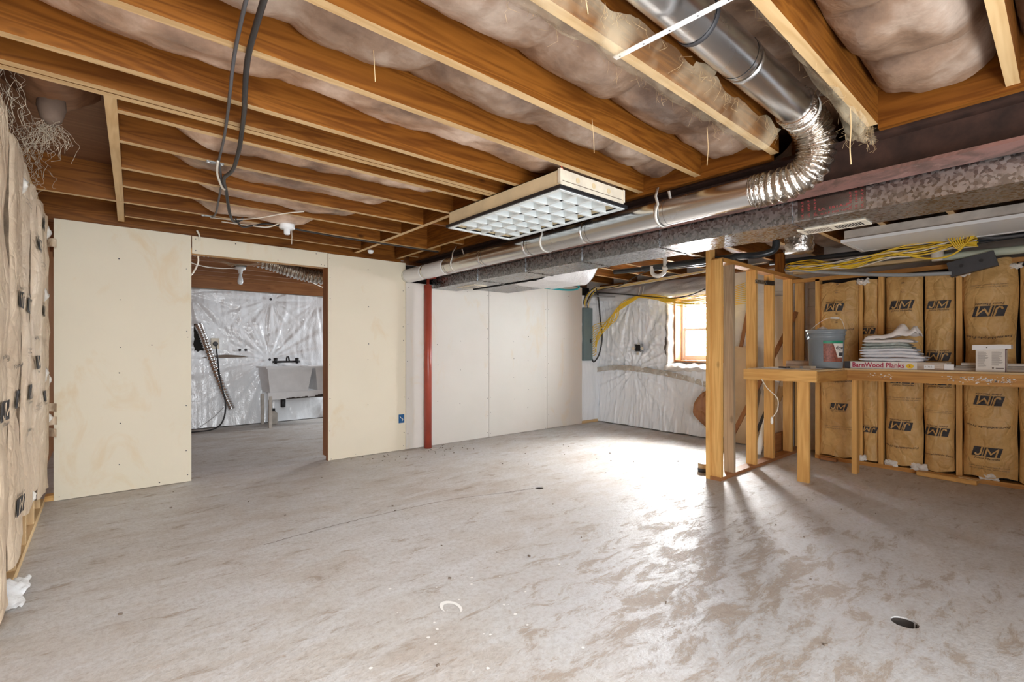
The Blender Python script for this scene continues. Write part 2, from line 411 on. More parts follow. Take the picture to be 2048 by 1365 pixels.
nt.links.new(ramp(nt, n, [(.3, (.36, .26, .19)), (.65, (.70, .60, .50))]), b.inputs['Base Color']); M['plankprint'] = m

# ---------------------------------------------------------------- lettering
_txt = {}
def text2d(s, bold=False, shear=0.0):
    """flat triangulated lettering, height about 1, centred"""
    key = (s, shear)
    if key in _txt: return _txt[key]
    cu = bpy.data.curves.new('lettering', 'FONT'); cu.body = s; cu.align_x = 'CENTER'; cu.align_y = 'CENTER'; cu.shear = shear
    cu.resolution_u = 2
    if bold: cu.offset = .02
    o = bpy.data.objects.new('lettering', cu); COL.objects.link(o); bpy.context.view_layer.update()
    me = bpy.data.meshes.new_from_object(o.evaluated_get(bpy.context.evaluated_depsgraph_get()))
    r = ([(v.co.x, v.co.y) for v in me.vertices], [tuple(p.vertices) for p in me.polygons])
    bpy.data.objects.remove(o); bpy.data.curves.remove(cu); bpy.data.meshes.remove(me)
    _txt[key] = r; return r
def put_text(mb, s, size, fn, bold=False, shear=0.0, wmax=None):
    v, f = text2d(s, bold, shear); k = size; kx = size
    if wmax:
        wd = max(p[0] for p in v) - min(p[0] for p in v); kx = wmax/wd
    mb.add([fn(x*kx, y*k) for x, y in v], f)

# ================================================================ THE SETTING
XL, XR = -0.33, 6.02          # stud face of the left wall, block face of the right wall
YR, YF = -1.6, 8.10           # rear wall, far wall of the laundry room
ZJ, ZS = 2.13, 2.365          # underside of the joists, underside of the subfloor
def yP(x): return 4.885 - .0143*(x + .28)      # face of the board partition

# floor, with two round drain holes let into it
HOLES = [(2.515, .45, .046, .22), (2.69, 2.81, .036, .05)]
fl = MB(); xs = [XL-.12, XR+.3]; ys = [YR-.1, YF+.1]
for hx, hy, hr, hd in HOLES: xs += [hx-.075, hx+.075]; ys += [hy-.075, hy+.075]
xs.sort(); ys.sort()
for i in range(len(xs)-1):
    for j in range(len(ys)-1):
        x0, x1, y0, y1 = xs[i], xs[i+1], ys[j], ys[j+1]
        if any(x0 <= h[0] <= x1 and y0 <= h[1] <= y1 and x1-x0 < .16 and y1-y0 < .16 for h in HOLES): continue
        fl.add([(x0,y0,0),(x1,y0,0),(x1,y1,0),(x0,y1,0)], [(0,1,2,3)])
for hx, hy, hr, hd in HOLES:
    n = 32; sq = []; ci = []; lo = []
    for k in range(n):
        a = 2*math.pi*k/n; c_, s_ = math.cos(a), math.sin(a); q = .075/max(abs(c_), abs(s_))
        rr = hr*(1 + .05*nz(k*.9, hx))
        sq.append((hx+c_*q, hy+s_*q, 0)); ci.append((hx+c_*rr, hy+s_*rr, 0)); lo.append((hx+c_*rr, hy+s_*rr, -hd))
    fl.add(sq+ci+lo, [(k, (k+1) % n, n+(k+1) % n, n+k) for k in range(n)] + [(n+k, n+(k+1) % n, 2*n+(k+1) % n, 2*n+k) for k in range(n)])
floor = fl.build('floor', M['floor']); tag(floor, 'bare worn concrete basement floor, grey and tan', 'floor', kind='structure')
for hx, hy, hr, hd in HOLES:
    MB().lathe([(hr*1.02, -hd-.01), (hr*1.02, -hd+.002)], (hx, hy, 0), 24).build('hole_bottom', M['dark'], floor)
    MB().lathe([(hr*.985, -hd), (hr*.985, -.006)], (hx, hy, 0), 28, 'z', False).build('hole_shade_sleeve', M['sleeve'], floor)  # dark lining added to paint in the shade of the hole
cr = MB(); cp = spline([(.70,3.02,.0012),(1.05,3.055,.0012),(1.43,3.06,.0012),(1.97,3.02,.0012),(2.45,2.87,.0012),(2.64,2.83,.0012)], 20)
cv = []
for i, p in enumerate(cp):
    o_ = .014*nz(i*.37, 3) + .008*nz(i*1.3, 9); wd = .0026 + .004*abs(nz(i*.6, 5))
    cv += [(p.x, p.y+o_-wd, .0012), (p.x, p.y+o_+wd, .0012)]
cr.add(cv, [(2*i, 2*i+2, 2*i+3, 2*i+1) for i in range(len(cp)-1)]); cr.build('floor_crack', M['ink_soft'], floor)
# dried white paint ring and drips
pm = MB(); n = 26; v = []
for i in range(n+1):
    a = math.radians(-75 + 265*i/n); wd = .010*(1-abs(2*i/n-1)**3) + .002*nz(i*.9, 1)
    for r_ in (.045-wd, .045+wd): v.append((1.15 + r_*math.cos(a)*.8, 1.755 + r_*math.sin(a)*1.25, .0015))
pm.add(v, [(2*i, 2*i+1, 2*i+3, 2*i+2) for i in range(n)])
for k in range(34):
    x, y, r_ = 1.15+R.gauss(.12, .28), 1.75+R.gauss(.05, .30), R.uniform(.0025, .008)
    pm.add([(x+r_*math.cos(a)*R.uniform(.7, 1.3), y+r_*math.sin(a), .0013) for a in [i*1.047 for i in range(6)]], [(0,1,2,3,4,5)])
pmo = pm.build('paint_splash', M['chip'], floor); pmo['kind'] = 'stuff'

# plain enclosing walls
wr = MB(); wr.box(XL-.12, XR+.3, YR-.12, YR, -.02, ZS)
o = wr.build('wall_rear', M['concrete']); tag(o, 'plain concrete wall behind the camera', 'wall', kind='structure')
ww = MB(); ww.box(XR, XR+.25, YR, 2.86, -.02, ZS); ww.box(XR, XR+.25, 3.56, YF, -.02, ZS)
ww.box(XR, XR+.25, 2.86, 3.56, -.02, .95); ww.box(XR, XR+.25, 2.86, 3.56, 1.84, ZS)
WR = ww.build('wall_right', M['block']); tag(WR, 'exterior block wall with kraft insulated framing and a small window', 'wall', kind='structure')
bk = MB().box(XR-.012, XR, 0, .395, 0, .192)
bk0 = bk.build('concrete_block', M['block'], WR)
first = True
for r in range(10):
    for k in range(4):
        y = 1.52 + k*.405 + (.2 if r % 2 else 0); z = .004 + r*.2
        if y > 2.46 and .80 < z < 1.85: continue
        if y > 2.75: continue
        o = bk0 if first else bk0.copy()
        if not first: COL.objects.link(o)
        first = False; o.location = (0, y, z)
wf = MB().box(XL-.12, XR+.25, YF, YF+.12, -.02, ZS)
rim_ = MB().box(XL-.1, XR, YF-.03, YF-.002, 2.0, ZS)
WF = wf.build('wall_far', M['concrete']); tag(WF, 'far masonry wall of the laundry room', 'wall', kind='structure')
rim_.build('rim_board', M['brown_x'], WF)
wl = MB().box(XL-.13, XL-.09, YR, YF, -.02, ZS)
WL = wl.build('wall_left', M['brown_z']); tag(WL, 'left exterior wall with kraft insulation between studs', 'wall', kind='structure')

# ---------------------------------------------------------------- ceiling
CE = thing('ceiling', 'open joist ceiling with cloth covered insulation sagging between joists', 'ceiling', (0, 0, ZS), kind='structure')
MB().box(XL-.12, XR+.3, YR-.1, YF+.1, ZS, ZS+.03).build('subfloor', M['ply'], CE)
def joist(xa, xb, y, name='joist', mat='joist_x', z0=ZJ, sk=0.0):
    mb = MB().box(xa, xb, y-.038, y, z0, ZS); mb.mi[0] = 1      # underside coloured paler, floor bounce light painted in
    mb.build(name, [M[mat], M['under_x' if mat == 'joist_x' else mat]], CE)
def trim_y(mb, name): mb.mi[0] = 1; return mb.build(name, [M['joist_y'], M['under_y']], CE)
JY = [-1.05, -.65, -.24, .165, .60, 1.01, 1.43, 1.815, 2.225]
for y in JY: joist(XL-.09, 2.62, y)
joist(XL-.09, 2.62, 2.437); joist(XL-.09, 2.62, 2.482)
LJ = [2.627, 3.00, 3.435, 3.81, 4.225, 4.66]
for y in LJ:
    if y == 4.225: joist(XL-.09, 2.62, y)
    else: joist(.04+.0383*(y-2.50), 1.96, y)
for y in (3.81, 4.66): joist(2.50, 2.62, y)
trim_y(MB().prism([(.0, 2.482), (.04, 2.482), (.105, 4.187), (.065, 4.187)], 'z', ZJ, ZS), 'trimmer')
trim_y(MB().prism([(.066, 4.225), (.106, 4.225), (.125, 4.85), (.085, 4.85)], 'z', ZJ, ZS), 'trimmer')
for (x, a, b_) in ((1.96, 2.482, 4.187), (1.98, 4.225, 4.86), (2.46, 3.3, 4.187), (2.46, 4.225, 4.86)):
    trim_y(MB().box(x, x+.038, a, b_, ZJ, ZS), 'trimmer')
MB().box(2.0, 2.46, 3.3, 3.338, ZJ, ZS).build('joist', M['joist_x'], CE)
for (a, b_) in ((YR, .562), (1.01, 4.86)):
    MB().box(2.62, 2.658, a, b_, ZJ-.02, ZS).build('header', M['joist_y'], CE)
JR = [-1.05, -.65, -.24, .165, .60, 1.01, 1.43, 1.815, 2.225, 2.627, 3.0, 3.435, 3.81, 4.225, 4.66]
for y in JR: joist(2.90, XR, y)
for k in range(8): joist(XL-.09, XR, 5.2+k*.41, mat='brown_x')
MB().box(5.9, XR, 1.9, 4.8, ZJ-.05, ZJ-.012).build('sill_plate', M['joist_y'], CE)
MB().box(XL-.09, 2.6, 4.93, 4.97, ZJ, ZS).build('joist', M['joist_x'], CE)

def insul(xa, xb, ya, yb, zb=2.262, sag=.055, fold=.03, per=.42, ph=0.0, seed=0, name='insulation_batt', fade=0.0, mat='cloth'):
    nu = max(8, int((xb-xa)/.032)); nv = 14
    def fn(u, v):
        x = xa + (xb-xa)*u; y = ya + (yb-ya)*v
        s = math.sin(math.pi*v)
        sg = sag*(.65+.9*nz(x*1.1, seed*3.1))*s**.7
        pl = abs(math.sin(math.pi*(x/per+ph + .35*nz(x*.9, seed, 2) + .5*(v-.5)*nz(x*1.4, seed, 7))))**.4
        fo = fold*pl*s**.5
        wr_ = .020*fbm(x*3.3+seed, y*6) + .014*(1-abs(nz(x*5+.3*seed, y*4, 4)))**4*s
        ed = .035*nz(x*2.4, seed*1.7+v*2.0) * (1-s)
        if fade:
            q = min(1, min(x-xa, xb-x)/fade); q = q*q*(3-2*q); sg *= q; fo *= q; ed += (1-q)*.09
        return (x, y, min(ZS-.006, zb + .03*(1-s)**2 - sg - fo + wr_ + ed))
    MB().grid(fn, nu, nv).build(name, M[mat], CE)
ins = [(-1.05,-.65,.07,.05), (-.65,-.24,.07,.05), (-.24,.165,.05,.08), (.165,.60,.05,.09), (1.01,1.43,.03,.075), (1.43,1.815,.035,.065),
       (1.815,2.225,.035,.045), (2.225,2.437,.03,.015)]
for i, (a, b_, sg, fo) in enumerate(ins):
    insul(XL-.08, 2.60, a+.004, b_-.042, (2.262, 2.262, 2.262, 2.262, 2.265, 2.255, 2.245, 2.235)[i], sg, fo, (.62, .55, .40, .42, .55, .50, .75, .3)[i], .2*i, i+1, mat='cloth_pale' if i > 5 else 'cloth')
insul(XL-.08, 2.60, .604, .968, 2.345, .015, .01, .6, .1, 21)            # tucked up above the duct
for i, (a, b_) in enumerate(((2.482,2.627), (2.627,3.0), (3.0,3.435), (3.435,3.81), (3.81,4.225), (4.225,4.66))):
    insul((.06, .08, .09, .25, .3, .5)[i], (1.94, 1.94, 1.80, 1.72, 1.5, 1.3)[i], a+.004, b_-.042, (2.23, 2.205, 2.205, 2.195, 2.19, 2.20)[i], .065, .016, .95, .3*i, 31+i, fade=.35, mat='cloth_pale')
    if i > 2: insul(2.5, 2.61, a+.004, b_-.042, 2.27, .03, .01, .9, .2, 41+i)
for i in range(len(JR)-1):
    insul(2.92, XR-.1, JR[i]+.004, JR[i+1]-.042, 2.265, .05, .03, .6, .17*i, 51+i)
for k in range(7): insul(XL, XR-.1, 5.204+k*.41, 5.568+k*.41, 2.30, .03, .02, .7, .1*k, 71+k)

# ---------------------------------------------------------------- left wall: studs and kraft batts
for y in (2.98, 3.39, 3.80, 4.21, 4.60): MB().box(XL-.09, XL, y-.02, y+.018, .04, 2.09).build('stud', M['pale_z'], WL)
MB().box(XL-.09, XL+.004, 1.2, 4.86, 0, .04).build('bottom_plate', M['pale_y'], WL)
MB().box(XL-.09, XL+.004, 1.2, 4.86, 2.09, 2.128).build('top_plate', M['pale_y'], WL)
def batt_l(y0, y1, z0, z1, seed):
    def h(y, z):
        t = (y-y0)/(y1-y0); q = max(0.0, min(1.0, t)); s = 1-abs(2*q-1)**7
        zz = (z-z0)/(z1-z0)
        return XL - .02 + (.046+.020*nz(z*1.7, seed))*s + .012*fbm(y*5+seed, z*2.2)*s + .008*(1-abs(nz(y*4, z*4, seed)))**4*s
    def fn(u, v):
        z = z0 + (z1-z0)*v
        sh = .034*nz(z*1.5, seed*2.2) + .018*nz(z*5, seed)
        wd = max(.006, .020 + .055*nz(z*1.9, seed*3.3, 4) + .02*nz(z*7, seed)); q = wd*u*16 if u < .0626 else wd + (y1-y0-.044-wd)*(u-.0625)/.9375
        y = y0+.022 + q + sh*(1-.4*u)
        return (h(y0+(y1-y0)*u, z) - (.05 if u in (0, 1) else 0), y, z + .02*nz(y*4, seed, v))
    mb = MB().grid(fn, 16, 60)
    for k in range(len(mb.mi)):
        if k % 16 < 1: mb.mi[k] = 1      # unfaced wool side, dark to paint in the shadow gap between batts
    return mb.build('insulation_batt', [M['kraft_lit'], M['wool_gap_shade']], WL), h
LB = []
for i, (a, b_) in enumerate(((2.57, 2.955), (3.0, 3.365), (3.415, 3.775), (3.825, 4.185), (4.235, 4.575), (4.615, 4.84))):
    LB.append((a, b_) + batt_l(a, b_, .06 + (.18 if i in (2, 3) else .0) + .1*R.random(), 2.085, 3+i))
# glass wool tufts showing in the gaps
for k, (y, z) in enumerate(((3.39, 1.95), (4.60, .95), (4.6, 1.5), (4.86, .62), (4.87, .9), (3.8, .3), (4.85, 1.98))):
    MB().grid(lambda u, v, y=y, z=z, k=k: (XL-.01+.05*math.sin(math.pi*u)*math.sin(math.pi*v)+.02*fbm(u*4+k, v*4), y+.03*(u-.5)*2+.015*nz(v*5, k), z+.16*(v-.5)+.02*nz(u*4, k)), 10, 12).build('glass_wool', M['glasswool'], WL)
for k, (z, s_) in enumerate(((.60, .05), (.70, .04), (.52, .05), (1.9, .03))):     # curled paper by the board edge
    MB().grid(lambda u, v, z=z, k=k: (XL+.02+.05*u, 4.83+.04*math.sin(2.5*u+k), z+.06*(v-.5)+.03*u*nz(k, 2)), 6, 5).build('paper_curl', M['kraft_lit'], WL)

# lettering printed on the insulation paper
def logo(mb_dark, mb_light, fn):
    """two slanted dark blocks with letters left in paper colour, maker's name below"""
    for x0, x1 in ((-.5, -.145), (-.105, .5)):
        nn = 5
        for i in range(nn):
            a, b_ = x0+(x1-x0)*i/nn, x0+(x1-x0)*(i+1)/nn
            for j in range(3):
                c_, d_ = -.23+.46*j/3, -.23+.46*(j+1)/3
                mb_dark.add([fn(p+.24*q, q, 0) for p, q in ((a, c_), (b_, c_), (b_, d_), (a, d_))], [(0,1,2,3)])
    def stroke(pts, wd):
        for (a, b_) in zip(pts, pts[1:]):
            d = Vector((b_[0]-a[0], b_[1]-a[1])).normalized()*wd*.5; e = Vector((-d.y, d.x))
            q = [(a[0]-d.x*.8+e.x, a[1]-d.y*.8+e.y), (a[0]-d.x*.8-e.x, a[1]-d.y*.8-e.y), (b_[0]+d.x*.8-e.x, b_[1]+d.y*.8-e.y), (b_[0]+d.x*.8+e.x, b_[1]+d.y*.8+e.y)]
            for i in range(5):
                lp = lambda m_, n_, t_: (m_[0]+(n_[0]-m_[0])*t_, m_[1]+(n_[1]-m_[1])*t_)
                qq = [lp(q[0], q[3], i/5), lp(q[1], q[2], i/5), lp(q[1], q[2], (i+1)/5), lp(q[0], q[3], (i+1)/5)]
                mb_light.add([fn(x+.24*y, y, 1) for x, y in qq], [(0,1,2,3)])
    stroke([(-.21, .20), (-.21, -.10), (-.26, -.165), (-.34, -.16), (-.38, -.10)], .065)
    stroke([(-.02, -.20), (-.02, .17), (.17, -.10), (.36, .17), (.36, -.20)], .06)
    put_text(mb_dark, 'Johns Manville', .125, lambda x, y: fn(x, y-.32, 0), False, .2, .92)
def print_on(o, height, side, items):
    """items: (kind, y, z, size, flip) on a batt whose surface is x = height(y, z)"""
    dk, lt, sf = MB(), MB(), MB()
    s = -1 if side == 'R' else 1
    for kind, yc, zc, size, flip in items:
        k = -1 if flip else 1
        def fn(x, y, lay=0):
            Y = yc + s*k*x*size; Z = zc + k*y*size
            return (height(Y, Z) + s*(.006+.005*lay), Y, Z)
        if kind == 'logo': logo(dk, lt, fn)
        elif kind == 'free':
            put_text(dk, 'Formaldehyde-Free', .16, lambda x, y: fn(x, y - .12*(x*x)*1.4, 0), False, .15, 1.5)
        elif kind == 'fine':
            put_text(sf, 'Oriente este lado hacia el espacio habitado', .07, lambda x, y: fn(x, y, 0), False, 0, 1.5)
            put_text(sf, 'Face this side toward living space', .07, lambda x, y: fn(x, y-.12, 0), False, 0, 1.5)
            sf.add([fn(-.75, -.2), fn(.75, -.2), fn(.75, -.21), fn(-.75, -.21)], [(0,1,2,3)])
        elif kind == 'R':
            put_text(sf, '13', .2, lambda x, y: fn(y, -x, 0), False, 0)
            put_text(sf, 'R', .2, lambda x, y: fn(y, -x+.45, 0), False, 0)
    for m_, nm, mt in ((dk, 'printed_lettering', M['ink']), (lt, 'logo_letters', M['kraft'] if side == 'R' else M['kraft_lit']), (sf, 'faded_lettering', M['ink_soft'])):
        if m_.v: m_.build(nm, mt, o)
for i, its in enumerate(([('logo', 2.78, .88, .17, False), ('free', 2.8, 1.1, .17, False)],
    [('logo', 3.18, 1.36, .17, True), ('free', 3.2, 1.06, .17, False), ('logo', 3.17, .90, .17, False), ('logo', 3.2, .40, .17, True)],
    [('fine', 3.6, 1.88, .17, True), ('logo', 3.6, 1.36, .17, True), ('fine', 3.6, 1.13, .17, False), ('logo', 3.6, .90, .17, False), ('free', 3.6, .7, .17, False)],
    [('logo', 4.0, 1.75, .17, True), ('free', 4.0, 1.2, .17, False), ('logo', 4.0, 1.05, .17, False), ('fine', 4.0, .8, .17, False)],
    [('logo', 4.4, 1.95, .15, True), ('fine', 4.4, 1.66, .17, True), ('logo', 4.4, 1.38, .15, True), ('logo', 4.4, .82, .15, False)])):
    print_on(LB[i][2], LB[i][3], 'L', its)

# ---------------------------------------------------------------- partition of gypsum boards with a doorway
PB = thing('wall_back', 'partition of gypsum boards with a rough doorway to the laundry room', 'wall', (1.0, 4.88, 0), kind='structure')
def sheet(x0, x1, z0, z1, mat, screws):
    g = .0032
    o = MB().prism([(x0+g, yP(x0)), (x1-g, yP(x1)), (x1-g, yP(x1)+.0127), (x0+g, yP(x0)+.0127)], 'z', z0, z1).build('gypsum_board', M[mat], PB)
    sm = MB()
    for x, z in screws:
        r_ = R.uniform(.0035, .006)
        sm.add([(x+r_*math.cos(a), yP(x)-.0012, z+r_*math.sin(a)) for a in [i*math.pi/3 for i in range(6)]], [(0,1,2,3,4,5)])
    if screws: so = sm.build('screw_heads', M['ink'], o); so['kind'] = 'stuff'
def scol(x, zs): return [(x+R.uniform(-.008, .008), z+R.uniform(-.03, .03)) for z in zs]
zz = [.06, .3, .62, .93, 1.2, 1.5, 1.82, 2.05]
sheet(-.283, .572, .004, 2.095, 'dry_cream', scol(.10, [.22, .55, .95, 1.17, 1.52, 1.85]) + scol(.54, zz[::2]+[.25, 1.3]) + [(-.25, .03), (.35, .03), (.3, 1.16)])
sheet(.572, 1.715, 1.945, 2.093, 'dry_cream', [(.60, 1.97), (.60, 2.07), (.9, 2.07), (1.28, 2.07), (1.25, 1.965), (1.60, 2.07), (1.68, 1.965), (1.65, 1.97)])
sheet(1.715, 2.572, .004, 2.088, 'dry_cream', scol(1.74, [.03, .3, .65, 1.0, 1.3, 1.62, 1.85, 2.05]) + scol(2.14, [.55, 1.0, 1.2, 1.55, 1.95]) + scol(2.545, [.05,.2,.35,.6,.8,1.1,1.25,1.4,1.6,1.8]) + [(2.0, .03)])
sheet(2.572, 3.735, .004, 1.875, 'dry_white', scol(2.60, [.2, .6, 1.0, 1.4, 1.8]) + scol(2.98, [.5, .95, 1.15]) + scol(3.3, [.45, .9, 1.2]) + scol(3.71, [.05,.3,.5,.8,1.05,1.25,1.4,1.6,1.83]) + [(3.1, 1.83), (3.4, 1.83)])
sheet(3.735, 4.76, .004, 2.05, 'dry_white', scol(3.76, [.05,.3,.5,.8,1.05,1.2,1.5,1.8]) + scol(4.15, [.45, .75, 1.0, 1.2]) + scol(4.4, [.3, .6, .95, 1.3]) + scol(4.73, [.03, .3, .6, .7, 1.0, 1.4, 1.7]))
sheet(4.76, 5.49, .004, 2.05, 'dry_white', scol(4.79, [.2, .5, .9, 1.3, 1.7]) + scol(5.1, [.8, 1.25, 1.5]) + [(5.2, 1.9)])
for x in (.52, 1.717, 2.55, 3.1, 3.73, 4.3, 4.9, 5.3):
    MB().box(x, x+.038, 4.92, 5.008, .04, 1.86 if x > 2.6 else 2.09).build('stud', M['brown_z' if x > 1.7 and x < 1.8 else 'pine_z'], PB)
MB().box(1.717, 1.755, yP(1.72)+.0127, 4.92, 0, 1.945).build('door_jamb', M['brown_z'], PB)
MB().box(.57, 1.715, yP(1.0)+.014, 5.0, 1.95, 1.988).build('door_header', M['pine_x'], PB)
MB().box(XL, .55, 4.92, 5.008, 0, .038).build('bottom_plate', M['pine_x'], PB)
MB().box(1.76, 6.0, 4.905, 4.995, 0, .038).build('bottom_plate', M['pine_x'], PB)
MB().box(5.49, 5.99, 4.80, 4.90, 0, .038).build('bottom_plate', M['pale_x'], PB)
MB().box(XL-.05, 2.55, 4.92, 5.008, 2.09, ZJ).build('top_plate', M['joist_x'], PB)
MB().box(2.6, 5.9, 5.015, 5.03, 0, 2.1).build('back_board', M['dark'], PB)

# ---------------------------------------------------------------- right wall: stud framing with kraft batts
XK = 5.60
def batt_r(y0, y1, z0, z1, seed, bulge=.05):
    def h(y, z):
        q = max(0.0, min(1.0, (y-y0)/(y1-y0))); s = math.sin(math.pi*q)
        zz = (z-z0)/(z1-z0)
        cr_ = (1-abs(nz(y*5+z*2.5, z*3.2-y*3, seed)))**7 + .8*(1-abs(nz(y*3-z*5, z*2+y*6, seed+7)))**8
        return XK + .035 - (bulge+.030*nz(z*1.6, seed, 1))*s**.55*(1-.5*abs(2*zz-1)**5) - .016*fbm(y*4+seed, z*2.6)*s**.3 - .020*cr_*s**.4 + .008*nz(y*14, z*7, seed)*s
    def fn(u, v):
        z = z0 + (z1-z0)*v; y = y0 + (y1-y0)*u
        e = .018*nz(z*2.2, seed, 8)*(2*u-1)
        return (h(y, z), y+e, z + (.03*nz(y*7, seed, 5) if v > .97 or v < .03 else 0))
    return MB().grid(fn, 16, 64).build('insulation_batt', M['kraft'], WR), h
KB = []
for i, (a, b_, bg) in enumerate(((1.36, 1.69, .06), (1.20, 1.325, .03), (.875, 1.145, .055), (.665, .865, .05), (.29, .605, .07), (-.04, .275, .06), (-.4, -.08, .05), (-.8, -.44, .05))):
    KB.append(batt_r(a, b_, .055, 1.80 + (.06 if i == 4 else .0) + .02*nz(i, 4), 11+i, bg))
for y in (1.71, 1.18, .635, -.06, -.42, -.82): MB().box(XK, XK+.09, y-.02, y+.018, .038, 1.80 if y < 1 else 1.85).build('stud', M['pine_z'], WR)
MB().box(XK+.012, XK+.09, 1.325, 1.352, .038, 1.8).build('stud', M['pine_z'], WR)
MB().box(XK-.005, XK+.09, YR, 1.73, 0, .038).build('bottom_plate', M['orange_y'], WR)
MB().box(XK+.0, XK+.038, YR, 1.95, 1.83, 1.868).build('ledger_board', M['orange_y'], WR)
MB().box(XK+.04, XK+.13, YR, 1.95, 1.93, 1.96).build('ledger_board', M['pale_y'], WR)
MB().box(XK+.11, XK+.13, YR, 1.72, .04, 1.85).build('back_board', M['dark'], WR)
for k, (y, z, s_) in enumerate(((1.32, 1.78, .10), (.62, 1.78, .11), (.45, .07, .12), (.9, .06, .12), (.30, 1.80, .08), (1.34, .07, .1), (1.10, .06, .1))):
    MB().grid(lambda u, v, y=y, z=z, s_=s_, k=k: (XK+.0-.03*math.sin(math.pi*u)*math.sin(math.pi*v)-.02*fbm(u*4+k, v*4), y+s_*(u-.5)+.015*nz(v*5, k), z+s_*.55*(v-.5)+.02*nz(u*4, k)), 12, 10).build('glass_wool', M['glasswool'], WR)
lg = .165
for i, its in enumerate((
    [('logo', 1.55, 1.545, lg, True), ('R', 1.53, 1.70, lg, False), ('R', 1.53, 1.40, lg, False), ('free', 1.52, 1.31, .17, True), ('free', 1.53, .80, .17, True), ('logo', 1.51, .555, .14, False), ('fine', 1.52, .33, .17, True)],
    [('logo', 1.29, 1.30, .13, True), ('logo', 1.27, .35, .12, True)],
    [('logo', 1.02, 1.535, .17, False), ('R', 1.01, 1.66, lg, False), ('fine', 1.01, 1.30, .17, True), ('logo', 1.01, .85, .17, False), ('fine', 1.01, .66, .16, True), ('logo', 1.03, .42, .17, True), ('free', 1.02, .22, .16, True)],
    [('logo', .765, 1.52, .15, False), ('logo', .77, 1.06, .16, True), ('logo', .76, .85, .17, False), ('fine', .765, .57, .13, True), ('logo', .775, .40, .16, True), ('free', .77, .20, .13, False)],
    [('logo', .445, 1.44, .19, True), ('free', .45, 1.22, .18, True), ('fine', .45, 1.66, .15, False), ('logo', .45, .70, .17, True), ('free', .45, .48, .17, True), ('logo', .46, .275, .17, False), ('fine', .45, .13, .16, True)],
    [('logo', .12, .9, .17, True), ('free', .12, .42, .17, True)])):
    print_on(KB[i][0], KB[i][1], 'R', its)

# ---------------------------------------------------------------- window
W1 = thing('window_1', 'small white sash window in a red-brown wooden surround', 'window', (XR, 3.2, .95), kind='structure')
def frame(mb, x0, x1, y0, y1, z0, z1, t):
    mb.box(x0, x1, y0, y1, z0, z0+t); mb.box(x0, x1, y0, y1, z1-t, z1)
    mb.box(x0, x1, y0, y0+t, z0+t, z1-t); mb.box(x0, x1, y1-t, y1, z0+t, z1-t); return mb
def hframe(mb, x0, x1, y0, y1, z0, z1, t):      # the same lying flat
    mb.box(x0, x0+t, y0, y1, z0, z1); mb.box(x1-t, x1, y0, y1, z0, z1)
    mb.box(x0+t, x1-t, y0, y0+t, z0, z1); mb.box(x0+t, x1-t, y1-t, y1, z0, z1); return mb
def yframe(mb, x0, x1, y0, y1, z0, z1, t):      # facing along y
    mb.box(x0, x0+t, y0, y1, z0, z1); mb.box(x1-t, x1, y0, y1, z0, z1)
    mb.box(x0+t, x1-t, y0, y1, z0, z0+t); mb.box(x0+t, x1-t, y0, y1, z1-t, z1); return mb
frame(MB(), XR-.05, XR+.16, 2.86, 3.56, .95, 1.84, .022).build('casing', M['brown_z'], W1)
frame(MB(), XR+.10, XR+.16, 2.884, 3.536, .974, 1.816, .03).build('window_frame', M['vinyl'], W1)
f1 = frame(MB(), XR+.11, XR+.135, 2.914, 3.506, 1.004, 1.41, .032).build('lower_sash', M['vinyl'], W1)
f2 = frame(MB(), XR+.135, XR+.16, 2.914, 3.506, 1.38, 1.786, .032).build('upper_sash', M['vinyl'], W1)
MB().box(XR+.120, XR+.124, 2.946, 3.474, 1.036, 1.378).build('pane', M['glass'], f1)
MB().box(XR+.146, XR+.150, 2.946, 3.474, 1.412, 1.754).build('pane', M['glass'], f2)

# ---------------------------------------------------------------- poly sheets stapled over the walls
def poly(name, label, fn0, nu, nv, tacks, skip=None, loc=(0,0,0), amp=.012, vert=.010, cx=1.0):
    """fn0(u,v,d): point at distance d in front of the wall; folds run out from the tacks"""
    def fn(u, v):
        d = .02 + .03*nz(u*3*cx, v*2, 3)
        for (tu, tv, a) in tacks:
            du, dv = (u-tu)*cx, v-tv; r_ = math.hypot(du, dv) + .02; an = math.atan2(dv, du)
            k = math.exp(-r_*2.2)*min(1, r_*9)
            d += a*amp*k*(.8*math.sin(an*11+tu*9+2*nz(an*2,tu)) + .55*math.sin(an*23+tv*7) + .3*math.sin(an*41))
            d -= .030*math.exp(-(r_/.07)**2)
        rd = lambda f, g, q: (1-abs(nz(u*f*cx+1.1*nz(v*2.2, u*3, q), v*g, q)))**7
        d += vert*(.9*rd(13, .9, 6) + .7*rd(26, 1.4, 1) + .4*rd(44, 2.2, 9)) + .0022*fbm(u*20, v*20)
        return fn0(u, v, max(.003, d))
    t = thing(name, label, 'plastic sheet', loc)
    MB().grid(fn, nu, nv, skip).build('sheet', M['poly'], t)
    return t
def pw(u, v, d):
    y = 4.84 - 1.98*max(0, u-.16)/.84
    if u < .16:
        return (5.49 + .47*u/.16 - d*u, 4.86 - d*.6 - .02, .04 + 1.9*v)
    zt = 1.93 + .05*nz(u*3, 1)
    z = .012 + (zt-.012)*v
    fl_ = .12*(1-v)**2.5*(.4+.9*u)
    return (5.985 - d - .03 - fl_, y, z + .01*nz(u*14, v, 2)*(1 if v < .03 else 0))
PS = poly('plastic_sheet', 'wrinkled white plastic sheet over the wall beside the small window', pw, 240, 130,
     [(.44, .43, 1.4), (.50, .62, .7), (.41, .96, 1.2), (.68, .5, .7), (.2, .95, .8), (.74, .2, .4)],
     lambda u, v: u > .664+.024*nz(v*9, 3) and .455+.02*nz(u*20, 1) < v, (5.93, 3.9, 0), .014, .020, 1.0)
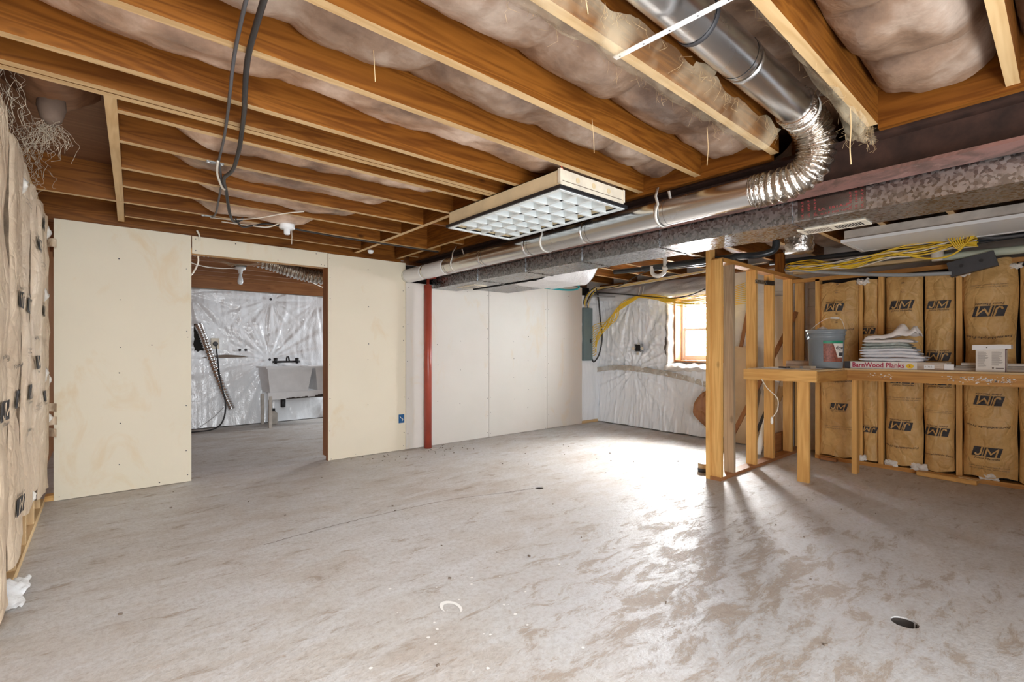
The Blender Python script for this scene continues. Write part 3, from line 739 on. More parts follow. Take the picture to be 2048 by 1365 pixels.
def strip(pts, wd, x, mb, seed=0):
    P = spline(pts, 14); v = []
    for i, (y, z, _) in enumerate(P):
        a = .006*nz(i*.5, seed)
        v += [(x(y, z)+a, y, z-wd/2*(1+.3*nz(i*.4, seed, 2))), (x(y, z)-a, y, z+wd/2*(1+.3*nz(i*.4, seed, 5)))]
    mb.add(v, [(2*i, 2*i+2, 2*i+3, 2*i+1) for i in range(len(P)-1)], True); return mb
strip([(4.84, .80, 0), (4.5, .845, 0), (4.1, .84, 0), (3.7, .80, 0), (3.3, .735, 0), (3.02, .665, 0)], .075, lambda y, z: 5.865-.015*abs(nz(y*3)), MB()).build('foil_tape', M['foil'], PS)
def ragged(u, v, k):
    return None
# torn insulation edge round the window
MB().grid(lambda u, v: (5.99-.10*math.sin(math.pi*u)-.03*abs(fbm(u*3, v*9)), 3.56+.11*u+.02*nz(v*8, 2), .92+.95*v), 8, 40).build('glass_wool', M['glasswool'], W1)
MB().grid(lambda u, v: (5.98-.16*math.sin(math.pi*u)-.04*abs(fbm(u*4, v*9)), 2.88+.75*v, .93-.13*u+.03*nz(v*7, u*3)), 8, 30).build('glass_wool', M['glasswool'], W1)
# rolled white facing along the top of that wall
t = thing('insulation_roll', 'white faced insulation sagging along the wall top above the window', 'insulation', (5.85, 3.5, 1.9))
MB().grid(lambda u, v: (5.99-.20*math.sin(math.pi*(1-v)*.5)-.03*fbm(u*8, v*3), 4.84-2.0*u, 1.87+.02*nz(u*4, 1)+.22*v-.05*math.sin(math.pi*u)*(1-v)+.012*fbm(u*14, v*4)), 60, 10).build('facing', M['poly'], t)

def pl(u, v, d):
    x = XL+.1 + 3.55*u; zt = 1.985 + .02*nz(u*5, 4)
    return (x, YF-.005 - d - .10*(1-v)**3, .01 + (zt-.01)*v)
PL = poly('plastic_sheet', 'wrinkled white plastic sheet on the laundry room wall', pl, 190, 120,
     [(.62, .955, 1.3), (.615, .485, 2.0), (.32, .97, 1.5), (.86, .16, 1.0), (.50, .56, .6), (.44, .7, .5), (.82, .96, .8)], None, (1.5, 8.05, 0), .007, .006, 1.8)
for tu, tv in ((.62, .955), (.615, .485), (.86, .16), (.50, .56), (.522, .56)):
    x = XL+.1+3.55*tu; z = 1.985*tv
    MB().lathe([(.016, -.008), (.020, 0), (.010, .004)], (x, YF-.035 - .10*(1-tv)**3, z), 10, 'y').build('fixing_washer', M['ink'], PL)
o = MB().grid(lambda u, v: (1.05+.62*u, YF-.055, 1.0+.02*math.sin(3*u)+.045*(v-.5)*math.sin(math.pi*u)), 12, 2).build('tear', M['ink_soft'], PL)

# ---------------------------------------------------------------- steel
t = thing('steel_beam', 'rust-stained red steel I-beam running under the joists', 'beam', (2.79, 1.7, 1.94))
MB().box(2.705, 2.875, YR+.1, 4.86, 1.94, 1.956).build('lower_flange', M['beam'], t)
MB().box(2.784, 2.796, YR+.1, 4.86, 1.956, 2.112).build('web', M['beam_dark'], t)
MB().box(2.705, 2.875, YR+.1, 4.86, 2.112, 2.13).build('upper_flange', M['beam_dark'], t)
t = thing('steel_post', 'red painted steel post in front of the gypsum boards', 'post', (2.795, 4.74, 0))
MB().lathe([(.043, .006), (.043, 1.85), (.018, 1.851), (.018, 1.925)], (2.795, 4.74, 0), 28).build('pipe', M['red'], t)
MB().box(2.71, 2.88, 4.66, 4.80, 0, .006).build('base_plate', M['concrete'], t)
MB().box(2.73, 2.86, 4.67, 4.80, 1.925, 1.939).build('top_plate', M['red'], t)

# ---------------------------------------------------------------- round duct with foil elbow
t = thing('round_duct', 'shiny round metal duct with a foil elbow, strapped along the beam', 'duct', (2.59, 2.8, 1.95))
def ring_pipe(mb, a, b_, r):
    a = Vector(a); b_ = Vector(b_); n = max(3, int((b_-a).length/.02)); mb.tube([a+(b_-a)*(i/n) for i in range(n+1)], r, 32); return mb
yb = [1.04, 1.62, 2.22, 2.82, 3.42, 4.02, 4.45, 4.84]
for i in range(len(yb)-1):
    a, b_ = yb[i], yb[i+1]; z = lambda y: 1.955 - .012*(y-1)/3.8
    o = ring_pipe(MB(), (2.592, a, z(a)), (2.592, b_-.003, z(b_)), .076).build('pipe_section', M['wrap'] if a > 4.0 else M['pipe'], t)
    MB().lathe([(.0775, -.012), (.0785, -.006), (.0765, 0), (.0785, .006), (.0775, .012)], (2.592, b_-.03, z(b_)), 32, 'y', False).build('bead', M['pipe'], o)
for a, b_ in ((-.6, .30), (.30, 1.05), (1.05, 1.85), (1.85, 2.41)):
    o = ring_pipe(MB(), (a, .812, 2.222), (b_-.003, .812, 2.222), .074).build('pipe_section', M['pipe'], t)
    MB().lathe([(.0755, -.012), (.0765, -.006), (.0745, 0), (.0765, .006), (.0755, .012)], (b_-.03, .812, 2.222), 32, 'x', False).build('bead', M['pipe'], o)
ep = spline([(2.36, .812, 2.222), (2.44, .812, 2.215), (2.53, .795, 2.17), (2.575, .79, 2.09), (2.585, .82, 2.00), (2.59, .91, 1.957), (2.592, 1.03, 1.954), (2.592, 1.09, 1.954)], 26)
nr = len(ep)
el = MB(); el.tube(ep, .083, 36, lambda q: .080 + .0058*math.sin(q*2*math.pi*24) + .003*nz(q*30, 2))
for i, (x, y, z) in enumerate(el.v):
    d = .0045*fbm(x*38, y*38, z*38); el.v[i] = (x+d, y+d*.6, z-d)
el.build('flexible_elbow', M['foil'], t)
MB().lathe([(.083, -.012), (.085, -.012), (.085, .012), (.083, .012)], (2.43, .812, 2.218), 32, 'x', False).build('clamp', M['pvc'], t)
tl = MB()
for k in range(5):
    put_text(tl, 'UL 181 FLEX FOIL', .016, lambda x, y, k=k: (2.592-.0775*math.cos(-.9+.35*k+y), 1.13+.0+x*0+.018*(k % 3), 1.955+.0775*math.sin(-.9+.35*k+x*.9)))
tl.build('foil_print', M['red_ink'], t)['kind'] = 'stuff'
def strap(y, k):
    pts = [(2.592+.079*math.cos(a), y+.006*math.sin(a*2), 1.95+.079*math.sin(a)) for a in [math.pi*(.80+1.2*i/18) for i in range(19)]]
    pts = [(2.615, y+.05, 2.13), (2.56, y+.03, 2.06)] + pts + [(2.668, y-.01, 2.03), (2.64, y-.01, 2.1)]
    return pts
for k, y in enumerate((1.62, 2.62, 3.85)):
    P = strap(y, k); mb = MB(); v = []
    for (x, yy, z) in P: v += [(x, yy-.009, z), (x, yy+.009, z)]
    mb.add(v, [(2*i, 2*i+1, 2*i+3, 2*i+2) for i in range(len(P)-1)], True); mb.build('hanger_strap', M['pvc'], t, .0015)
t2 = thing('metal_strap', 'white perforated metal strap crossing below the round duct', 'strap', (1.33, .83, 2.12))
MB().bar((1.322, 1.01, 2.118), (1.345, .60, 2.118), .020, .004).build('strap', M['white'], t2)
hb = MB()
for k in range(5): hb.lathe([(.003, -.0026), (.003, -.0022)], (1.323+.005*k, .99-.09*k, 2.118), 8)
hb.build('holes', M['ink'], t2)['kind'] = 'stuff'
mb = MB(); v = []
for i in range(19):
    a = math.pi*(.15+1.25*i/18); v += [(1.50-.009, .812+.0765*math.cos(a), 2.222+.0765*math.sin(a)*-1), (1.50+.009, .812+.0765*math.cos(a), 2.222-.0765*math.sin(a))]
mb.add(v, [(2*i, 2*i+1, 2*i+3, 2*i+2) for i in range(18)], True); mb.build('dark_loop', M['dgrey'], t2, .0015)

# ---------------------------------------------------------------- rectangular supply duct
t = thing('supply_duct', 'rectangular spangled galvanised duct beside the steel beam', 'duct', (3.08, 1.7, 1.826))
yb = [-1.3, .05, 1.02, 1.85, 2.55, 3.22, 3.95, 4.84]
for i in range(len(yb)-1):
    o = MB().box(2.90, 3.25, yb[i], yb[i+1]-.004, 1.826, 2.11).build('duct_section', M['galv'], t)
    if i: MB().box(2.894, 3.256, yb[i]-.013, yb[i]+.009, 1.821, 2.112).build('drive_cleat', M['galv'], o)
tp = MB()
tp.add([(2.8985, .67, 1.832), (2.8985, .98, 1.832), (2.8985, .98, 2.05), (2.8985, .67, 2.05)], [(0,1,2,3)])
tpo = tp.build('foil_patch', M['dull_foil'], t)
tl = MB()
for k, yy in enumerate((.955, .925, .895, .735, .71, .685)):
    put_text(tl, 'UL 181A P  FOIL TAPE', .015, lambda x, y, yy=yy: (2.8975, yy+y, 1.94+x), True, 0, .20)
put_text(tl, 'UL 181A-P', .018, lambda x, y: (2.8975, .81-x, 1.87+y), True, 0, .14)
put_text(tl, 'UL 181A P  FOIL TAPE', .013, lambda x, y: (2.8975, .82-x, 1.845+y), True, 0, .16)
tl.build('foil_print', M['red_ink'], tpo)['kind'] = 'stuff'
# floor register screwed to the underside
ro = MB().box(3.095, 3.235, .72, 1.05, 1.8195, 1.8255).build('register_frame', M['old_white'], t)
for k in range(24):
    if k in (11, 12): continue
    y = .75+k*.0118
    MB().box(3.125, 3.205, y-.0036, y+.0036, 1.8188, 1.8197).build('louvre_slot', M['dark' if k < 11 else 'ink_soft'], ro)
rg2 = MB().box(3.03, 3.20, 4.18, 4.50, 1.816, 1.8255).build('register_plate', M['old_white'], t)
for k in range(9): MB().box(3.06, 3.17, 4.22+k*.028, 4.233+k*.028, 1.8145, 1.8165).build('louvre_slat', M['galv'], rg2)
t = thing('branch_duct', 'pale wrapped duct with a rounded end beyond the galvanised duct', 'duct', (3.78, 4.2, 1.86))
MB().box(3.50, 4.05, 3.55, 4.83, 1.862, 2.08).build('duct_section', M['galv'], t)
MB().box(3.488, 3.505, 3.75, 4.83, 1.86, 1.90).build('seam', M['dark'], t)
def wrapf(u, v):
    a = math.pi*v*.62 - .25
    y = 3.62 - .34*math.sin(a) - .02*fbm(u*4, v*5)
    return (3.50+.62*u, y, 2.09-.235*math.sin(math.pi*min(1, .08+v*.62))**1.0*1.0 - .02*nz(u*5, v*2))
MB().grid(lambda u, v: (3.46+.66*u, 3.34+.75*v, 1.85 + .25*(1-min(1, v*3.2))**2 + .012*fbm(u*5, v*5)), 14, 20).build('wrap', M['wrap'], t)
MB().grid(lambda u, v: (4.12+.02*nz(v*4, u), 3.34+.75*v, 1.85 + .25*(1-min(1, v*3.2))**2 + .22*u), 4, 14).build('wrap', M['wrap'], t)
o = MB().tube(spline([(4.70, 4.80, 1.985), (5.05, 4.72, 1.975), (5.20, 4.66, 1.99), (5.24, 4.64, 2.03), (5.16, 4.66, 2.06), (5.0, 4.74, 2.07)], 8), .013, 10)
tag(o.build('teal_pipe', M['teal']), 'short teal plastic pipe bent back above the last gypsum board', 'pipe')
t = thing('foil_duct_stub', 'short crumpled foil duct stub hanging beside the floor register', 'duct', (3.68, 1.235, 1.8))
mb = MB(); mb.tube([(3.68, 1.235, 2.16-.024*k) for k in range(16)], .09, 26, lambda q: .088+.006*math.sin(q*2*math.pi*6))
for i, (x, y, z) in enumerate(mb.v):
    d = .010*fbm(x*26, y*26, z*26); mb.v[i] = (x+d, y+d, z+d*.5)
mb.build('foil_sleeve', M['foil'], t)

# ---------------------------------------------------------------- fluorescent fixtures
t = thing('ceiling_light', 'fluorescent troffer with white louvre cells, fixed under the joists', 'light fixture', (2.2, 2.4, 2.01))
X0, X1, Y0, Y1 = 1.90, 2.51, 1.82, 2.97
hs = MB(); hs.box(X0+.018, X0+.021, Y0+.02, Y1-.02, 2.03, 2.126); hs.box(X1-.021, X1-.018, Y0+.02, Y1-.02, 2.03, 2.126)
hs.box(X0+.018, X1-.018, Y0+.02, Y1-.02, 2.122, 2.126); hs.build('housing', M['cream_metal'], t)
ep_ = MB(); ep_.box(X0+.02, X1-.02, Y0+.015, Y0+.018, 2.03, 2.126); ep_.box(X0+.012, X0+.03, Y0+.010, Y0+.03, 2.05, 2.128); ep_.box(X1-.03, X1-.012, Y0+.01, Y0+.03, 2.05, 2.128)
eo = ep_.build('end_plate', M['old_white'], t)
for x in (2.06, 2.20, 2.34): MB().lathe([(.016, -.002), (.016, .0), (.013, .0), (.013, .001)], (x, Y0+.014, 2.09), 14, 'y').build('knockout', M['cream_metal'], eo)
MB().box(X0+.03, X1-.03, Y0+.0125, Y0+.0145, 2.062, 2.065).build('seam', M['ink_soft'], eo)
MB().box(X0+.02, X1-.02, Y1-.018, Y1-.015, 2.03, 2.126).build('end_plate', M['cream_metal'], t)
hframe(MB(), X0, X1, Y0, Y1, 2.012, 2.032, .022).build('black_trim', M['black'], t)
hframe(MB(), X0+.012, X1-.012, Y0+.012, Y1-.012, 2.008, 2.018, .022).build('door_frame', M['grille'], t)
MB().box(X0+.025, X1-.025, Y0+.025, Y1-.025, 2.112, 2.118).build('reflector', M['grille'], t)
gx0, gx1, gy0, gy1 = X0+.032, X1-.032, Y0+.032, Y1-.032
def blade(p, q, ax):
    s_ = .0035; b_ = .010
    if ax == 'y': return MB().prism([(p-b_, 2.010), (p+b_, 2.010), (p+s_, 2.062), (p-s_, 2.062)], 'y', gy0, gy1)
    return MB().prism([(p-b_, 2.010), (p+b_, 2.010), (p+s_, 2.062), (p-s_, 2.062)], 'x', gx0, gx1)
for k in range(1, 4): blade(gx0+(gx1-gx0)*k/4, 0, 'y').build('louvre_blade', M['grille'], t)
for k in range(1, 9): blade(gy0+(gy1-gy0)*k/9, 0, 'x').build('louvre_blade', M['grille'], t)
for x in (gx0+.09, gx0+.27, gx0+.45): MB().tube([(x, gy0, 2.085), (x, gy1, 2.085)], .013, 12).build('lamp_tube', M['diffuser'], t)
t = thing('ceiling_light', 'long white fluorescent fixture with a flat milky diffuser, over the workbench', 'light fixture', (5.05, .5, 2.03))
MB().box(4.79, 5.36, -.05, 1.26, 2.05, 2.13).build('housing', M['dust'], t)
hframe(MB(), 4.77, 5.38, -.07, 1.28, 2.03, 2.055, .03).build('frame', M['white'], t)
MB().box(4.80, 5.35, -.04, 1.25, 2.034, 2.048).build('diffuser', M['diffuser'], t)
o = MB().bar((4.02, .93, 2.075), (4.02, -.6, 2.075), .05, .08).build('board', M['pale_y']); tag(o, 'pale board hung beside the galvanised duct above the long white fixture', 'board')

t = thing('lampholder', 'white porcelain lampholder with a pull chain on a joist', 'lampholder', (1.10, 4.02, 2.12))
MB().lathe([(.050, 2.125), (.054, 2.115), (.058, 2.085), (.055, 2.075), (.024, 2.070), (.022, 2.035), (.016, 2.030)], (1.10, 4.02, 0), 24).build('body', M['white'], t)
MB().tube([(1.135, 4.02, 2.075), (1.137, 4.02, 2.02), (1.135, 4.02, 1.96)], .0022, 6).build('pull_chain', M['old_white'], t)
t = thing('lampholder', 'white bare bulb on a lampholder in the dark laundry ceiling', 'lampholder', (1.30, 6.75, 2.13))
MB().lathe([(.055, 2.155), (.062, 2.14), (.06, 2.12), (.026, 2.11), (.024, 2.07)], (1.30, 6.75, 0), 20).build('body', M['white'], t)
MB().lathe([(.015, 2.07), (.018, 2.04), (.030, 1.995), (.033, 1.97), (.026, 1.942), (.004, 1.930)], (1.30, 6.75, 0), 20).build('bulb', M['bulb'], t)
MB().box(1.24, 1.36, 6.69, 6.81, 2.155, ZS-.05).build('junction_box', M['black'], t)

# ---------------------------------------------------------------- open stud divider
DV = thing('wall_divider', 'open stud divider of bare pine beside the workbench', 'wall', (4.8, 1.99, 0), kind='structure')
MB().box(3.99, 5.98, 1.945, 2.034, 0, .030).build('bottom_plate', M['brown_x'], DV)
MB().box(4.03, 6.0, 1.945, 2.034, 1.875, 1.913).build('top_plate', M['orange_x'], DV)
MB().box(4.005, 4.043, 1.945, 2.034, .030, 1.90).build('stud', M['pine_z'], DV)
MB().box(3.99, 4.079, 2.036, 2.074, .0, 2.128).build('stud', M['pine_z'], DV)
MB().bar((4.26, 1.99, .03), (4.245, 1.99, 1.875), .036, .087, up=(0,1,0)).build('stud', M['grey_z'], DV)
for x in (4.69, 5.10, 5.59): MB().box(x, x+.038, 1.945, 2.034, .030, 1.875).build('stud', M['pine_z'], DV)
MB().box(5.94, 5.98, 1.945, 2.034, .030, 1.875).build('stud', M['pine_z'], DV)
MB().box(5.37, 5.408, 1.945, 2.034, 1.913, 2.128).build('blocking', M['joist_z'], DV)
nl = MB()
for (x, z, dx) in ((4.32, 1.66, -.10), (4.75, 1.66, .12), (5.14, 1.62, .13), (5.20, 1.64, .1), (5.63, 1.62, .12)): nl.bar((x, 2.03, z), (x+dx, 2.10, z+.03), .003, .003)
nl.build('bent_nail', M['ink'], DV)['kind'] = 'stuff'
t = thing('pipe_clamp', 'small grey and black bracket fixed across two divider studs', 'bracket', (4.9, 1.94, 1.78))
MB().bar((4.68, 1.938, 1.765), (4.92, 1.938, 1.775), .012, .035).build('plate', M['galv'], t)
MB().bar((4.90, 1.936, 1.774), (5.08, 1.936, 1.782), .022, .042).build('grip', M['black'], t)
# things leaning behind the divider
o = MB().bar((5.72, 2.60, .012), (5.93, 2.60, 1.16), .33, .012, up=(1,0,0)).build('hardboard_panel', M['hardboard']); tag(o, 'tan hardboard panel leaning on the block wall behind the divider', 'panel')
t = thing('gypsum_panel', 'tall beige panel leaning on the block wall at the divider end', 'panel', (5.85, 2.2, 0))
MB().add([(5.74, 2.42, .01), (5.80, 2.08, .01), (5.985, 2.08, 1.74), (5.96, 2.28, 1.74), (5.95, 2.30, 1.25)], [(0,1,2,3,4)]).build('face', M['gypsum'], t, .012)
for (lab, p, q, wd, ht, mt) in (('red-brown wooden trim leaning diagonally behind the divider', (5.30, 2.52, .02), (5.95, 2.02, 1.55), .045, .018, 'brown_z'),
      ('dark strip of moulding leaning low behind the divider', (5.30, 2.28, .012), (5.86, 2.10, .95), .03, .015, 'dgrey'),
      ('pale board leaning low behind the divider', (5.42, 2.25, .012), (5.9, 2.13, .75), .08, .014, 'pale_z'),
      ('red-brown picture-frame strip leaning beside the window', (5.90, 2.62, 1.15), (5.97, 2.56, 1.62), .04, .02, 'brown_z')):
    o = MB().bar(p, q, wd, ht, up=(1,0,0)).build('trim_strip', M[mt]); tag(o, lab, 'board')
t = thing('white_tube', 'long white tube wrapped in film leaning behind the divider', 'tube', (5.2, 2.2, 0))
MB().tube([(5.10, 2.10, .05), (5.33, 2.09, .40), (5.55, 2.085, .78)], .032, 14).build('roll', M['pvc'], t)
MB().tube([(5.54, 2.085, .765), (5.58, 2.083, .83), (5.64, 2.08, .90)], .034, 12, lambda q: .034*(1-.75*q)).build('film_end', M['poly'], t)
o = MB().bar((5.62, 2.30, .80), (5.66, 2.2, .40), .03, .006, up=(1,0,0)).build('printed_board', M['dust']); tag(o, 'grey board edge with small lettering behind the divider', 'board')
o = MB().box(5.46, 5.95, 2.06, 2.09, .02, .22).build('scrap_board', M['brown_x']); tag(o, 'brown scrap board on edge by the divider plate', 'board')
t = thing('tape_roll', 'pale roll with a dark base on the floor beside the divider corner', 'roll', (4.19, 2.2, 0))
MB().lathe([(.05, .001), (.052, .03), (.05, .035)], (4.19, 2.2, 0), 20).build('base', M['dgrey'], t); MB().lathe([(.047, .035), (.049, .075), (.02, .077)], (4.19, 2.2, 0), 20).build('rim', M['hardboard'], t)
t = thing('kraft_scrap', 'crumpled brown kraft flap sticking out beside the divider', 'paper', (5.6, 2.95, .35))
MB().grid(lambda u, v: (5.70-.12*math.sin(math.pi*v)*u-.03*fbm(u*4, v*5), 2.86+.21*u*math.sin(math.pi*v)**.6, .12+.52*v+.03*nz(u*5, v*3)), 12, 24).build('flap', M['brown_z'], t, .004)
t = thing('small_bag', 'small black bag on the floor behind the divider', 'bag', (5.3, 2.6, 0))
MB().lathe([(.06, 0), (.075, .04), (.07, .12), (.04, .15)], (5.25, 2.52, 0), 10).build('body', M['black'], t)
t = thing('lamp_cord', 'white cord with a plug hanging under the workbench corner', 'cord', (4.5, 1.62, .8))
MB().tube(spline([(4.46, 1.80, .86), (4.44, 1.74, .78), (4.44, 1.66, .70), (4.44, 1.66, .60), (4.44, 1.70, .53)], 8), .004, 8).build('wire', M['cable_white'], t)
MB().lathe([(.006, .47), (.012, .485), (.011, .52), (.005, .535)], (4.44, 1.705, 0), 12).build('plug', M['pvc'], t)

# ---------------------------------------------------------------- workbench
t = thing('workbench', 'built-in stepped workbench of orange pine with legs', 'workbench', (5.0, 1.2, 0))
MB().prism([(4.502, 1.385), (5.132, 1.345), (5.132, -.95), (5.59, -.95), (5.59, 1.94), (4.502, 1.94)], 'z', .935, .952).build('top', M['pale_y'], t)
MB().box(4.478, 4.501, 1.372, 1.965, .850, .945).build('rail', M['pine_y'], t)
MB().prism([(4.501, 1.372), (5.135, 1.325), (5.135, 1.345), (4.501, 1.392)], 'z', .846, .936).build('rail', M['orange_x'], t)
ro = MB().box(5.120, 5.158, -.95, 1.325, .846, .936).build('rail', M['orange_y'], t)
MB().box(4.502, 4.540, 1.437, 1.526, 0, .935).build('leg', M['pine_z'], t)
MB().box(5.160, 5.249, 1.262, 1.300, 0, .935).build('leg', M['pine_z'], t)
MB().box(5.160, 5.249, -.8, -.762, 0, .935).build('leg', M['pine_z'], t)
pc = MB()
for k in range(150):
    y, z, r_ = R.choice([R.uniform(1.0, 1.17), R.gauss(.55, .05), R.gauss(.42, .06), R.gauss(.33, .03), R.gauss(.42, .07)]), R.gauss(.893, .012), R.uniform(.001, .0052)
    z = min(.93, max(.852, z))
    pc.add([(5.1188, y+r_*1.6*math.cos(a)*R.uniform(.6, 1.3), z+r_*math.sin(a)*R.uniform(.6, 1.2)) for a in [i*math.pi/4 for i in range(8)]], [tuple(range(8))])
pco = pc.build('paint_chips', M['chip'], ro); pco['kind'] = 'stuff'

# ---------------------------------------------------------------- things on the workbench
ZB = .952
t = thing('bucket', 'grey plastic bucket with a wire handle and red label on the workbench', 'bucket', (5.06, 1.475, ZB))
bc = (5.06, 1.475, ZB)
body = MB().lathe([(.125, .001), (.131, .01), (.143, .26), (.150, .262), (.151, .268), (.1455, .272), (.147, .30), (.154, .302), (.155, .308), (.149, .312), (.151, .335), (.158, .338), (.160, .346), (.158, .352), (.150, .354), (.147, .348), (.140, .27)], bc, 40, 'z', True).build('body', M['bucket'], t)
def bsurf(ang, z, e=.0012):      # ang measured from the direction facing the camera
    r_ = .131 + (.143-.131)*(z-.01)/.25 + e; a = math.radians(195) + ang
    return (bc[0]+r_*math.cos(a), bc[1]+r_*math.sin(a), ZB+z)
def patch(a0, a1, z0, z1, mat, e, name, par):
    return MB().grid(lambda u, v: bsurf(a0+(a1-a0)*u, z0+(z1-z0)*v, e), 12, 2).build(name, M[mat], par)
lo_ = patch(-.12, 1.15, .06, .225, 'label_brick', .0012, 'label', t)
patch(-.12, 1.15, .225, .250, 'label_green', .0013, 'label_band', lo_)
MB().grid(lambda u, v: bsurf(.42+.30*(1-v)+(.73-.30*(1-v))*u, .10+.125*v, .0016), 10, 4).build('label_panel', M['carton'], lo_)
patch(.80, 1.15, .112, .145, 'ink', .0022, 'label_block', lo_)
tl = MB(); put_text(tl, 'dow', .045, lambda x, y: bsurf(.86+x*7.2, .187+y, .0024), True); put_text(tl, 'PAINT', .014, lambda x, y: bsurf(.88+x*7.2, .165+y, .0024)); tl.build('label_lettering', M['ink'], lo_)
P = []
for i in range(25):
    a = math.pi*i/24; hh = .12*math.sin(a)
    P.append((bc[0]-.02+.0*i, bc[1]+.155*math.cos(a), ZB+.29+.15*math.sin(a)))
hp = [(bc[0]-.10, bc[1]+.128, ZB+.295), (bc[0]-.09, bc[1]+.10, ZB+.35), (bc[0]-.03, bc[1]+.02, ZB+.435), (bc[0]-.0, bc[1]-.035, ZB+.46), (bc[0]+.03, bc[1]-.10, ZB+.455), (bc[0]+.05, bc[1]-.125, ZB+.40), (bc[0]+.06, bc[1]-.140, ZB+.30)]
ho = MB().tube(spline(hp, 8), .0022, 6).build('wire_handle', M['pvc'], t)
MB().tube([(bc[0]-.0, bc[1]-.037, ZB+.460), (bc[0]+.028, bc[1]-.098, ZB+.456)], .008, 10).build('grip', M['white'], ho)
MB().lathe([(.014, -.008), (.012, .0), (.004, .002)], (bc[0]-.102, bc[1]+.128, ZB+.292), 10, 'y').build('handle_boss', M['bucket'], t)
o = MB().grid(lambda u, v: (bc[0]-.06+.10*u, bc[1]+.075-.13*v, ZB+.349+.030*math.sin(math.pi*u)*math.sin(math.pi*min(1, v*1.35))+.006*fbm(u*6, v*6)), 14, 16).build('rag', M['lidw'], None, .004); tag(o, 'white rag bulging out of the grey bucket', 'rag')

t = thing('plank_box', 'long flat carton lettered BarnWood Planks lying on the workbench', 'box', (5.28, 1.0, ZB))
bx = MB().box(5.18, 5.40, .66, 1.36, ZB, ZB+.064).build('carton', M['carton'], t)
MB().box(5.1788, 5.18, 1.315, 1.36, ZB, ZB+.064).build('black_end', M['ink'], bx)
MB().box(5.1790, 5.18, .66, .845, ZB, ZB+.064).build('grain_print', M['plankprint'], bx)
MB().box(5.1775, 5.179, .735, .80, ZB+.012, ZB+.045).build('paper_label', M['lidw'], bx)
tl = MB(); put_text(tl, 'BarnWood Planks', .058, lambda x, y: (5.1785, 1.115-x, ZB+.033+y), True, 0, .37); tl.build('lettering', M['crimson'], bx)
tl = MB(); put_text(tl, '1 30.5', .018, lambda x, y: (5.1770, .77-x, ZB+.028+y)); tl.build('small_lettering', M['ink_soft'], bx)
ov = MB(); ov.add([(5.1783, .892+.026*math.cos(a), ZB+.03+.019*math.sin(a)) for a in [i*math.pi/10 for i in range(20)]], [tuple(range(20))]); ov.build('yellow_oval', M['oval'], bx)
tl = MB(); put_text(tl, '6', .024, lambda x, y: (5.1776, .892-x, ZB+.03+y)); tl.build('oval_number', M['crimson'], bx)
MB().box(5.172, 5.176, .615, .675, ZB+.008, ZB+.052).build('white_flap', M['lidw'], bx)
t = thing('plank_box', 'wood-grain printed carton lying behind the grey bucket', 'box', (5.35, 1.75, ZB))
MB().box(5.30, 5.52, 1.42, 1.90, ZB, ZB+.055).build('carton', M['plankprint'], t)

# folded cloths, one on another on the plank box
zc = ZB+.066
cl = [('linen', .032, 0, .46, 'lowest folded white cloth of the stack on the plank box'), ('linen', .030, -.012, .45, 'folded white cloth, second from the bottom of the stack'),
      ('linen', .030, .01, .42, 'folded white cloth, third from the bottom of the stack'), ('linen', .028, .02, .40, 'folded white cloth directly under the grey-green cloths'),
      ('linen_green', .026, .03, .36, 'lower of the two grey-green folded cloths in the stack'), ('linen_green', .028, .035, .33, 'upper of the two grey-green folded cloths in the stack'),
      ('linen_warm', .034, .02, .36, 'cream folded cloth directly under the crumpled top cloth')]
for i, (mt, th, dy, ln, lab) in enumerate(cl):
    yc = 1.03+dy; L = ln; e_ = i*1.7
    def fn(u, v, zc=zc, th=th, yc=yc, L=L, e_=e_):
        a = 2*math.pi*u
        rx = math.copysign(abs(math.cos(a))**.5, math.cos(a)); rz = math.copysign(abs(math.sin(a))**.75, math.sin(a))
        y = yc + (v-.5)*L*(1+.05*nz(u*3, e_))
        tp = (1-abs(2*v-1)**9)**.5 if 0 < v < 1 else .05
        sl = -.020*max(0, v*0) + .012*math.sin(v*2.5+e_*.3) - .02*(max(0, .35-v)/.35)**2*(1.2 if e_ > 0 else 0)
        th_ = th*(.5+.06*nz(v*6, u*3, e_))*max(.35, tp)
        return (5.285 + .095*rx*(1+.05*nz(v*4, e_, u)), y, zc + th*.5 + th_*rz*1.02 + sl*.6*(i > 0) + .003*nz(v*9, e_))
    o = MB().grid(fn, 28, 34).build('folded_cloth', M[mt]); tag(o, lab, 'cloth', 'folded cloths stacked on the plank box')
    zc += th*.97
def top(u, v):
    y = .84+.37*(1-v)*1.0; x = 5.19+.19*u
    pk = .085*math.exp(-((v-.66)/.13)**2)*math.exp(-((u-.5)/.4)**2) + .055*math.exp(-((v-.93)/.07)**2)*math.exp(-((u-.3)/.4)**2)
    ed = min(u, 1-u, v, 1-v); dr = .030*(1-min(1, ed/.10))**2
    return (x+.012*nz(v*5, u*4, 2), y+.02*nz(u*4, v*5), zc + .018 + .032*v + pk + .008*fbm(u*5, v*6) - dr)
o = MB().grid(top, 22, 34).build('crumpled_cloth', M['linen_warm'], None, .006); tag(o, 'crumpled white cloth peaked on top of the folded stack', 'cloth', 'folded cloths stacked on the plank box')

